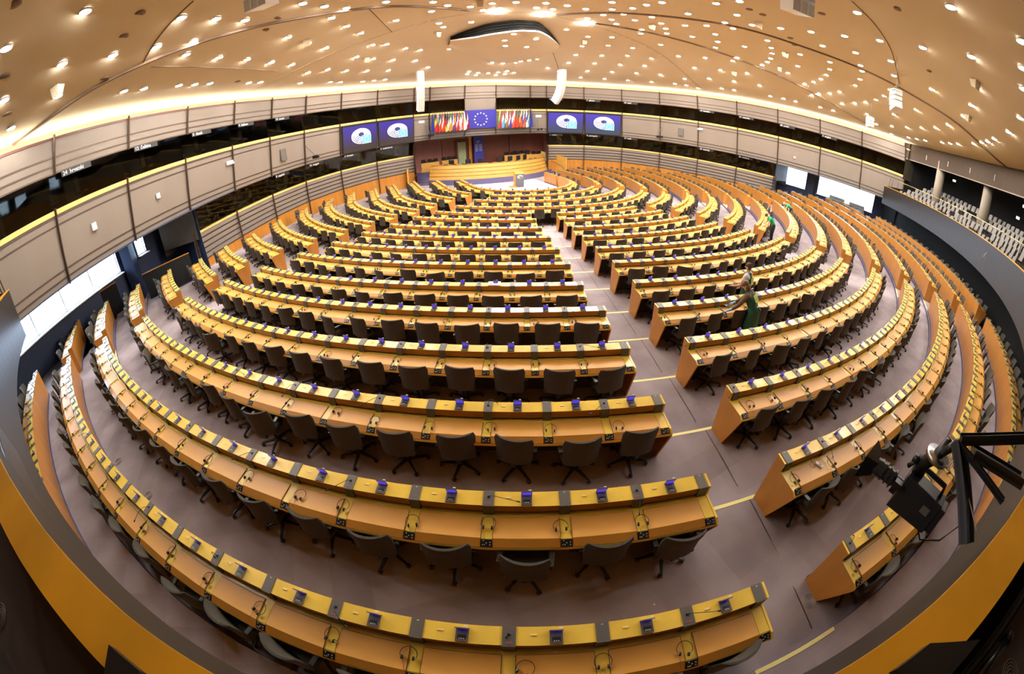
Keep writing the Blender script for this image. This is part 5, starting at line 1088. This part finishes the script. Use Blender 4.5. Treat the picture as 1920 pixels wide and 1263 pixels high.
flat('blue glove', (0.20, 0.48, 0.72), 0.4); flat('emerald shirt', (0.01, 0.33, 0.15), 0.75); flat('fair brown hair', (0.17, 0.085, 0.04), 0.6); flat('dark brown hair', (0.07, 0.032, 0.018), 0.6); flat('grey hair', (0.40, 0.36, 0.30), 0.6)
flat('lips', (0.5, 0.16, 0.13), 0.5)
def worker(label, loc, face, pose, kind):
    J = dict(pel=(0, 0, 0.92), waist=(0, 0.02, 1.06), chest=(0, 0.05, 1.28), neck0=(0, 0.07, 1.42), neck1=(0, 0.08, 1.47), head=(0, 0.11, 1.56), crown=(0, 0.11, 1.635), face=(0, 1, -0.3),
             shL=(-0.165, 0.06, 1.37), elL=(-0.22, 0.12, 1.10), wrL=(-0.19, 0.32, 0.98), paL=(-0.18, 0.395, 0.96), shR=(0.165, 0.06, 1.37), elR=(0.22, 0.12, 1.10), wrR=(0.19, 0.32, 0.98), paR=(0.18, 0.395, 0.96),
             hiL=(-0.09, 0, 0.86), knL=(-0.10, 0.03, 0.48), anL=(-0.10, -0.02, 0.08), toL=(-0.11, 0.14, 0.035), hiR=(0.09, 0, 0.86), knR=(0.10, 0.03, 0.48), anR=(0.10, -0.02, 0.08), toR=(0.11, 0.14, 0.035))
    J.update(pose); root = thing('person', label, 'person', loc, face)
    names = list(RAD); V = [J[k] for k in names]; RD = [RAD[k] for k in names]; ix = {k: i for i, k in enumerate(names)}; E = [(ix[a], ix[b_]) for a, b_ in BONES]
    for s in 'LR':      # palm, four unequal fingers and a thumb from its side
        w, p = Vector(J['wr'+s]), Vector(J['pa'+s]); d = (p-w).normalized(); sd = d.cross(Vector((0, 0, 1))).normalized(); dn = Vector((0, 0, -1))
        for of, ln in ((-0.030, 0.060), (-0.010, 0.072), (0.010, 0.068), (0.028, 0.052)):
            b0 = len(V); a = p+sd*of+d*0.012; V += [tuple(a), tuple(a+d*ln*0.55+dn*0.006), tuple(a+d*ln*0.9+dn*0.024)]; RD += [0.0095, 0.0085, 0.0075]; E += [(ix['pa'+s], b0), (b0, b0+1), (b0+1, b0+2)]
        ts = 1 if s == 'L' else -1; b0 = len(V); a = w+d*0.03+sd*0.034*ts; V += [tuple(a), tuple(a+d*0.035+sd*0.03*ts+dn*.008)]; RD += [0.011, 0.009]; E += [(ix['wr'+s], b0), (b0, b0+1)]
    me = bpy.data.meshes.new('body'); me.from_pydata([tuple(v) for v in V], E, []); o = bpy.data.objects.new('body_tmp', me); COL.objects.link(o); o.modifiers.new('skin', 'SKIN')
    for i, r in enumerate(RD): me.skin_vertices[0].data[i].radius = (r, r) if not isinstance(r, tuple) else r
    me.skin_vertices[0].data[ix['pel']].use_root = True
    ss = o.modifiers.new('subdivision', 'SUBSURF'); ss.levels = 2; ss.render_levels = 2
    bpy.context.view_layer.update(); dg = bpy.context.evaluated_depsgraph_get(); bm_ = bpy.data.meshes.new_from_object(o.evaluated_get(dg)); bpy.data.objects.remove(o)
    bm_.name = 'body'; bm_.materials.clear(); bm_.materials.append(M['skin']); bm_.polygons.foreach_set('use_smooth', [True]*len(bm_.polygons)); put('body', bm_, root)
    segs = [(a, b_, Vector(J[a]), Vector(J[b_])) for a, b_ in BONES]
    def owner(c):
        best = None
        for a, b_, P, Q in segs:
            d = Q-P; t = max(0, min(1, (c-P).dot(d)/d.length_squared)); q = P+d*t; rr = lerp(RAD[a][0] if isinstance(RAD[a], tuple) else RAD[a], RAD[b_][0] if isinstance(RAD[b_], tuple) else RAD[b_], t); e = (c-q).length/rr
            if best is None or e < best[0]: best = (e, a, b_, t)
        return best[1:]
    own = [owner(Vector(p.center)) for p in bm_.polygons]; VN = [v.normal.copy() for v in bm_.vertices]; VC = [v.co.copy() for v in bm_.vertices]
    def shell(name, test, mt, grow):     # a garment: the body surface it covers, lifted off along its normals
        fs = [p for p, w in zip(bm_.polygons, own) if test(w[0], w[1], w[2], Vector(p.center))]
        if not fs: return
        mp = {}; b = MB()
        for p in fs:
            f = []
            for vi in p.vertices:
                if vi not in mp: mp[vi] = len(b.v); b.v.append(tuple(VC[vi]+VN[vi]*grow))
                f.append(mp[vi])
            b.f.append(tuple(f)); b.m.append(0)
        return b.build(name, mt, root, True)
    arm = lambda a, b_: (a[:2] == 'sh' and b_[:2] == 'el'); fore = lambda a, b_: (a[:2] == 'el' and b_[:2] == 'wr'); torso = lambda a, b_: (a, b_) in (('pel', 'waist'), ('waist', 'chest'), ('chest', 'neck0')) or b_[:2] == 'sh'
    leg = lambda a, b_: b_[:2] in ('hi', 'kn', 'an')
    shell('trousers', lambda a, b_, t, c: leg(a, b_) or (a == 'pel' and t < 0.5), 'black trousers', 0.010)
    shell('shoe', lambda a, b_, t, c: b_ == 'toL', 'black', 0.010); shell('shoe', lambda a, b_, t, c: b_ == 'toR', 'black', 0.010)
    if kind == 'w1': shell('sweater', lambda a, b_, t, c: torso(a, b_) or arm(a, b_) or (fore(a, b_) and t < 0.75), 'brown sweater', 0.012)
    elif kind == 'w2': shell('shirt', lambda a, b_, t, c: torso(a, b_) or (arm(a, b_) and t < 0.45), 'white shirt', 0.010)
    else: shell('tee_shirt', lambda a, b_, t, c: (torso(a, b_)) or (arm(a, b_) and t < 0.55), 'emerald shirt', 0.014)
    ch, wa, pe, n0 = (Vector(J[k]) for k in ('chest', 'waist', 'pel', 'neck0'))
    if kind in ('w1', 'w2'):
        shell('apron_bib', lambda a, b_, t, c: (a, b_) in (('pel', 'waist'), ('waist', 'chest')) or ((a, b_) == ('chest', 'neck0') and t < 0.55) or (b_[:2] == 'sh' and t < 0.35), 'apron green', 0.022)
        b = MB(); rows = []
        for k in range(7):
            t = k/6; z = lerp(pe.z+0.10, pe.z-0.42, t); cx_, cy_ = lerp(pe.x, pe.x, t), pe.y; rows.append([(cx_+(0.175+0.03*t)*cos(2*pi*q/20), cy_+(0.145+0.04*t)*sin(2*pi*q/20)+0.008*sin(5*q), z) for q in range(21)])
        b.grid(rows); b.build('apron_skirt', 'apron green', root, True)
        t = (ch-wa).normalized(); r_ = Vector((1, 0, 0)); nb = r_.cross(t).normalized(); nb = nb if nb.y < 0 else -nb; c0 = wa.lerp(ch, 0.72)+nb*0.142
        b = MB(); b.hexa([c0-r_*.085-t*.09, c0+r_*.085-t*.09, c0+r_*.085+t*.09, c0-r_*.085+t*.09, c0-r_*.085-t*.09+nb*.006, c0+r_*.085-t*.09+nb*.006, c0+r_*.085+t*.09+nb*.006, c0-r_*.085+t*.09+nb*.006]); b.build('back_print', 'lime print', root)
        b = MB(); c1 = c0+nb*.009; 
        for dx, w_ in ((-.035, .016), (-.008, .016), (.022, .014), (.045, .014)): b.hexa([c1+r_*(dx-w_/2)-t*.03, c1+r_*(dx+w_/2)-t*.03, c1+r_*(dx+w_/2)+t*.03, c1+r_*(dx-w_/2)+t*.03]+[c1+nb*.003+r_*(dx+sx*w_/2)+t*sy*.03 for sx, sy in ((-1, -1), (1, -1), (1, 1), (-1, 1))])
        b.build('print_marks', 'white shirt', root)
        c2 = wa.lerp(pe, 0.25)+nb*0.155; b = MB(); b.tube([c2-r_*.09, c2+r_*.09], 0.010, 6); b.tube([c2, c2-t*.10+nb*.02], 0.008, 5); b.build('apron_tie', 'white shirt', root)
    if kind == 'w1':
        for s in 'LR': shell('glove', lambda a, b_, t, c: (Vector(J['pa'+s])-c).length < 0.14 or (fore(a, b_) and b_ == 'wr'+s and t > 0.72), 'blue glove', 0.004)
    hd = Vector(J['head']); up = (Vector(J['crown'])-Vector(J['neck1'])).normalized(); fw = Vector(J['face']).normalized(); rt = fw.cross(up).normalized(); fw = up.cross(rt).normalized(); ce = hd+up*0.02
    def blob(nm, pts, mt, seg=8):
        b = MB()
        for c, r in pts:
            c = Vector(c); base = len(b.v)
            for i in range(9):
                th = pi*i/8
                for k in range(seg): ph = 2*pi*k/seg; b.v.append(tuple(c+rt*r[0]*sin(th)*cos(ph)+fw*r[1]*sin(th)*sin(ph)+up*r[2]*cos(th)))
            for i in range(8):
                for k in range(seg): b.f.append((base+i*seg+k, base+(i+1)*seg+k, base+(i+1)*seg+(k+1) % seg, base+i*seg+(k+1) % seg)); b.m.append(0)
        return b.build(nm, mt, root, True)
    blob('nose', [(ce+fw*0.086-up*0.02, (0.012, 0.02, 0.022))], 'skin')
    for sx in (-1, 1): blob('eye', [(ce+fw*0.074+rt*0.030*sx+up*.005, (0.012, 0.008, 0.008))], 'black'); blob('ear', [(ce+rt*0.078*sx-up*0.015-fw*.01, (0.010, 0.020, 0.030))], 'skin')
    blob('mouth', [(ce+fw*0.074-up*0.055, (0.022, 0.008, 0.006))], 'lips')
    if kind == 'w1': blob('hair', [(ce+up*0.03-fw*0.020, (0.094, 0.098, 0.088)), (ce-up*0.06-fw*0.045, (0.094, 0.075, 0.105)), (ce-up*0.14-fw*0.04, (0.075, 0.05, 0.08))], 'fair brown hair', 14)
    elif kind == 'w2': blob('hair', [(ce+up*0.035-fw*0.018, (0.086, 0.094, 0.074)), (ce-up*0.02-fw*0.045, (0.078, 0.055, 0.07)), (ce+up*0.075-fw*0.07, (0.036, 0.036, 0.036))], 'dark brown hair', 14)
    else: blob('hair', [(ce+up*0.035-fw*0.018, (0.086, 0.094, 0.068)), (ce-fw*0.04, (0.080, 0.055, 0.065))], 'dark brown hair' if kind == 'm1' else 'grey hair', 14)
    return J
J1 = worker('woman in brown sweater and green apron leaning over a desk with blue gloves', (-3.70, -22.0, FZ[5]), 0.12,
       dict(pel=(0, 0, 0.90), waist=(-0.01, 0.05, 1.03), chest=(-0.05, 0.17, 1.22), neck0=(-0.08, 0.26, 1.33), neck1=(-0.09, 0.29, 1.37), head=(-0.11, 0.35, 1.44), crown=(-0.12, 0.38, 1.51), face=(-0.5, 0.8, -0.7), shL=(-0.21, 0.20, 1.27), elL=(-0.36, 0.28, 1.03), wrL=(-0.44, 0.43, 0.85), paL=(-0.465, 0.49, 0.815),
            shR=(0.09, 0.24, 1.28), elR=(0.07, 0.41, 1.05), wrR=(-0.07, 0.57, 0.87), paR=(-0.11, 0.625, 0.835)), 'w1')
b = MB(); P = Vector(J1['paR'])+Vector((-0.03, 0.08, -0.045)); rows_ = [[(P.x-0.10+0.04*i, P.y-0.05+0.05*k, P.z+0.012*((i+k) % 2)) for i in range(6)] for k in range(4)]; b.grid(rows_); b.grid([[(x, y, z-0.01) for x, y, z in r] for r in rows_], 0, True)
q = b.build('wiping_cloth', 'white shirt', None, True, (-3.70, -22.0, FZ[5]), 0.12); tag(q, 'white wiping cloth held by the woman in the brown sweater', 'cloth')
worker('woman with tied-up hair in green apron over white shirt, seen from behind', (-2.80, -21.12, FZ[6]), 0.18, dict(), 'w2')
BEND = dict(pel=(0, 0, 0.92), waist=(0, 0.07, 1.04), chest=(0, 0.25, 1.18), neck0=(0, 0.37, 1.27), neck1=(0, 0.41, 1.29), head=(0, 0.49, 1.32), crown=(0, 0.55, 1.36), face=(0, 0.6, -0.8), shL=(-0.17, 0.31, 1.23), elL=(-0.23, 0.38, 0.96), wrL=(-0.18, 0.56, 0.83), paL=(-0.17, 0.62, 0.80), shR=(0.17, 0.31, 1.23), elR=(0.23, 0.38, 0.96), wrR=(0.19, 0.55, 0.83), paR=(0.18, 0.61, 0.80))
worker('man in emerald T-shirt and black trousers bending to wipe a desk with a bottle', (7.20, -16.15, FZ[8]), 0.75, BEND, 'm1')
worker('man in emerald T-shirt bending far over a desk in the right block', (13.30, -14.02, FZ[7]), 0.80,
       dict(BEND, waist=(0, 0.09, 1.0), chest=(0, 0.30, 1.08), neck0=(0, 0.44, 1.11), neck1=(0, 0.48, 1.11), head=(0, 0.57, 1.11), crown=(0, 0.64, 1.12), face=(0, 0.3, -1), shL=(-0.17, 0.37, 1.08), elL=(-0.25, 0.46, 0.86), wrL=(-0.2, 0.66, 0.81), paL=(-0.19, 0.72, 0.79), shR=(0.17, 0.37, 1.08), elR=(0.25, 0.46, 0.86), wrR=(0.2, 0.66, 0.81), paR=(0.19, 0.72, 0.79)), 'm2')
# small things left on desks
def on_desk(row, phi, u): r = RR[row]; p = radians(phi); return ((r+u)*sin(p), -(r+u)*cos(p), FZ[row]+0.759), p
p_, a_ = on_desk(2, -14.9, 0.33); o = thing('desk_phone', 'small white handset with looped cord on the second desk right of aisle', 'handset', p_, a_+0.5); b = MB(); b.box((0, 0, 0.012), (0.055, 0.13, 0.022)); b.build('case', 'white', o)
b = MB()
for i in range(3):
    for k in range(3): b.box((-0.015+0.015*i, -0.04+0.02*k, 0.025), (0.009, 0.011, 0.003))
b.build('keypad', 'block', o)
b = MB(); b.tube([(0.0, 0.065, 0.012), (-0.03, 0.13, 0.01), (-0.10, 0.14, 0.006), (-0.13, 0.08, 0.006), (-0.08, 0.03, 0.006), (-0.05, 0.10, 0.01), (-0.04, 0.17, 0.05)], 0.003, 5); b.build('cord', 'black', o, True)
p_, a_ = on_desk(8, 21.8, 0.35); o = thing('spray_bottle', 'white spray bottle on the desk end beside the man in emerald', 'bottle', p_); b = MB(); b.lathe((0, 0, 0), [(0.04, 0), (0.04, 0.14), (0.015, 0.18)], 10); b.build('bottle_body', 'white', o, True); b = MB(); b.box((0, 0.015, 0.20), (0.025, 0.07, 0.035)); b.build('trigger_head', 'blue glove', o)
p_, a_ = on_desk(6, -25.6, 0.08); 
tag(MB.build((lambda b: (b.box((0, 0, 0.016+0.137), (0.30, 0.21, 0.012)), b)[1])(MB()), 'folder', 'white', None, False, p_, a_), 'white folder lying on a desk ledge in the sixth row, left block', 'folder')
for k, (x, y) in enumerate([(-13.0, -25.95), (-13.3, -25.7), (-13.15, -25.4), (-12.9, -25.6), (-9.3, -26.3), (-9.0, -26.6), (-9.6, -25.6), (-9.9, -25.9)][:8]):
    q = MB(); q.lathe((0, 0, 0), [(0.014, 0.001), (0.012, 0.004)], 8); tag(q.build('paper_scrap', 'white', None, False, (x, y, 0.0)), 'tiny white scrap on the carpet near the back rows, %s from left' % ORD[k+1], 'scrap', 'tiny white scraps on the carpet')

for (pts, lab) in (([(-12.31, -25.905, 3.715), (-12.20, -25.955, 3.715), (-12.13, -26.10, 3.715), (-12.33, -26.03, 3.715)], 'black clamp plate on the gallery parapet at the lower left'), ([(-10.86, -26.52, 3.715), (-10.74, -26.575, 3.715), (-10.60, -26.75, 3.715), (-10.84, -26.66, 3.715)], 'black clamp plate on the gallery parapet at the lower right')):
    b = MB(); b.hexa([(x, y, z-0.01) for x, y, z in pts]+[(x, y, z+0.015) for x, y, z in pts]); tag(b.build('clamp_plate', 'blackmetal'), lab, 'clamp')
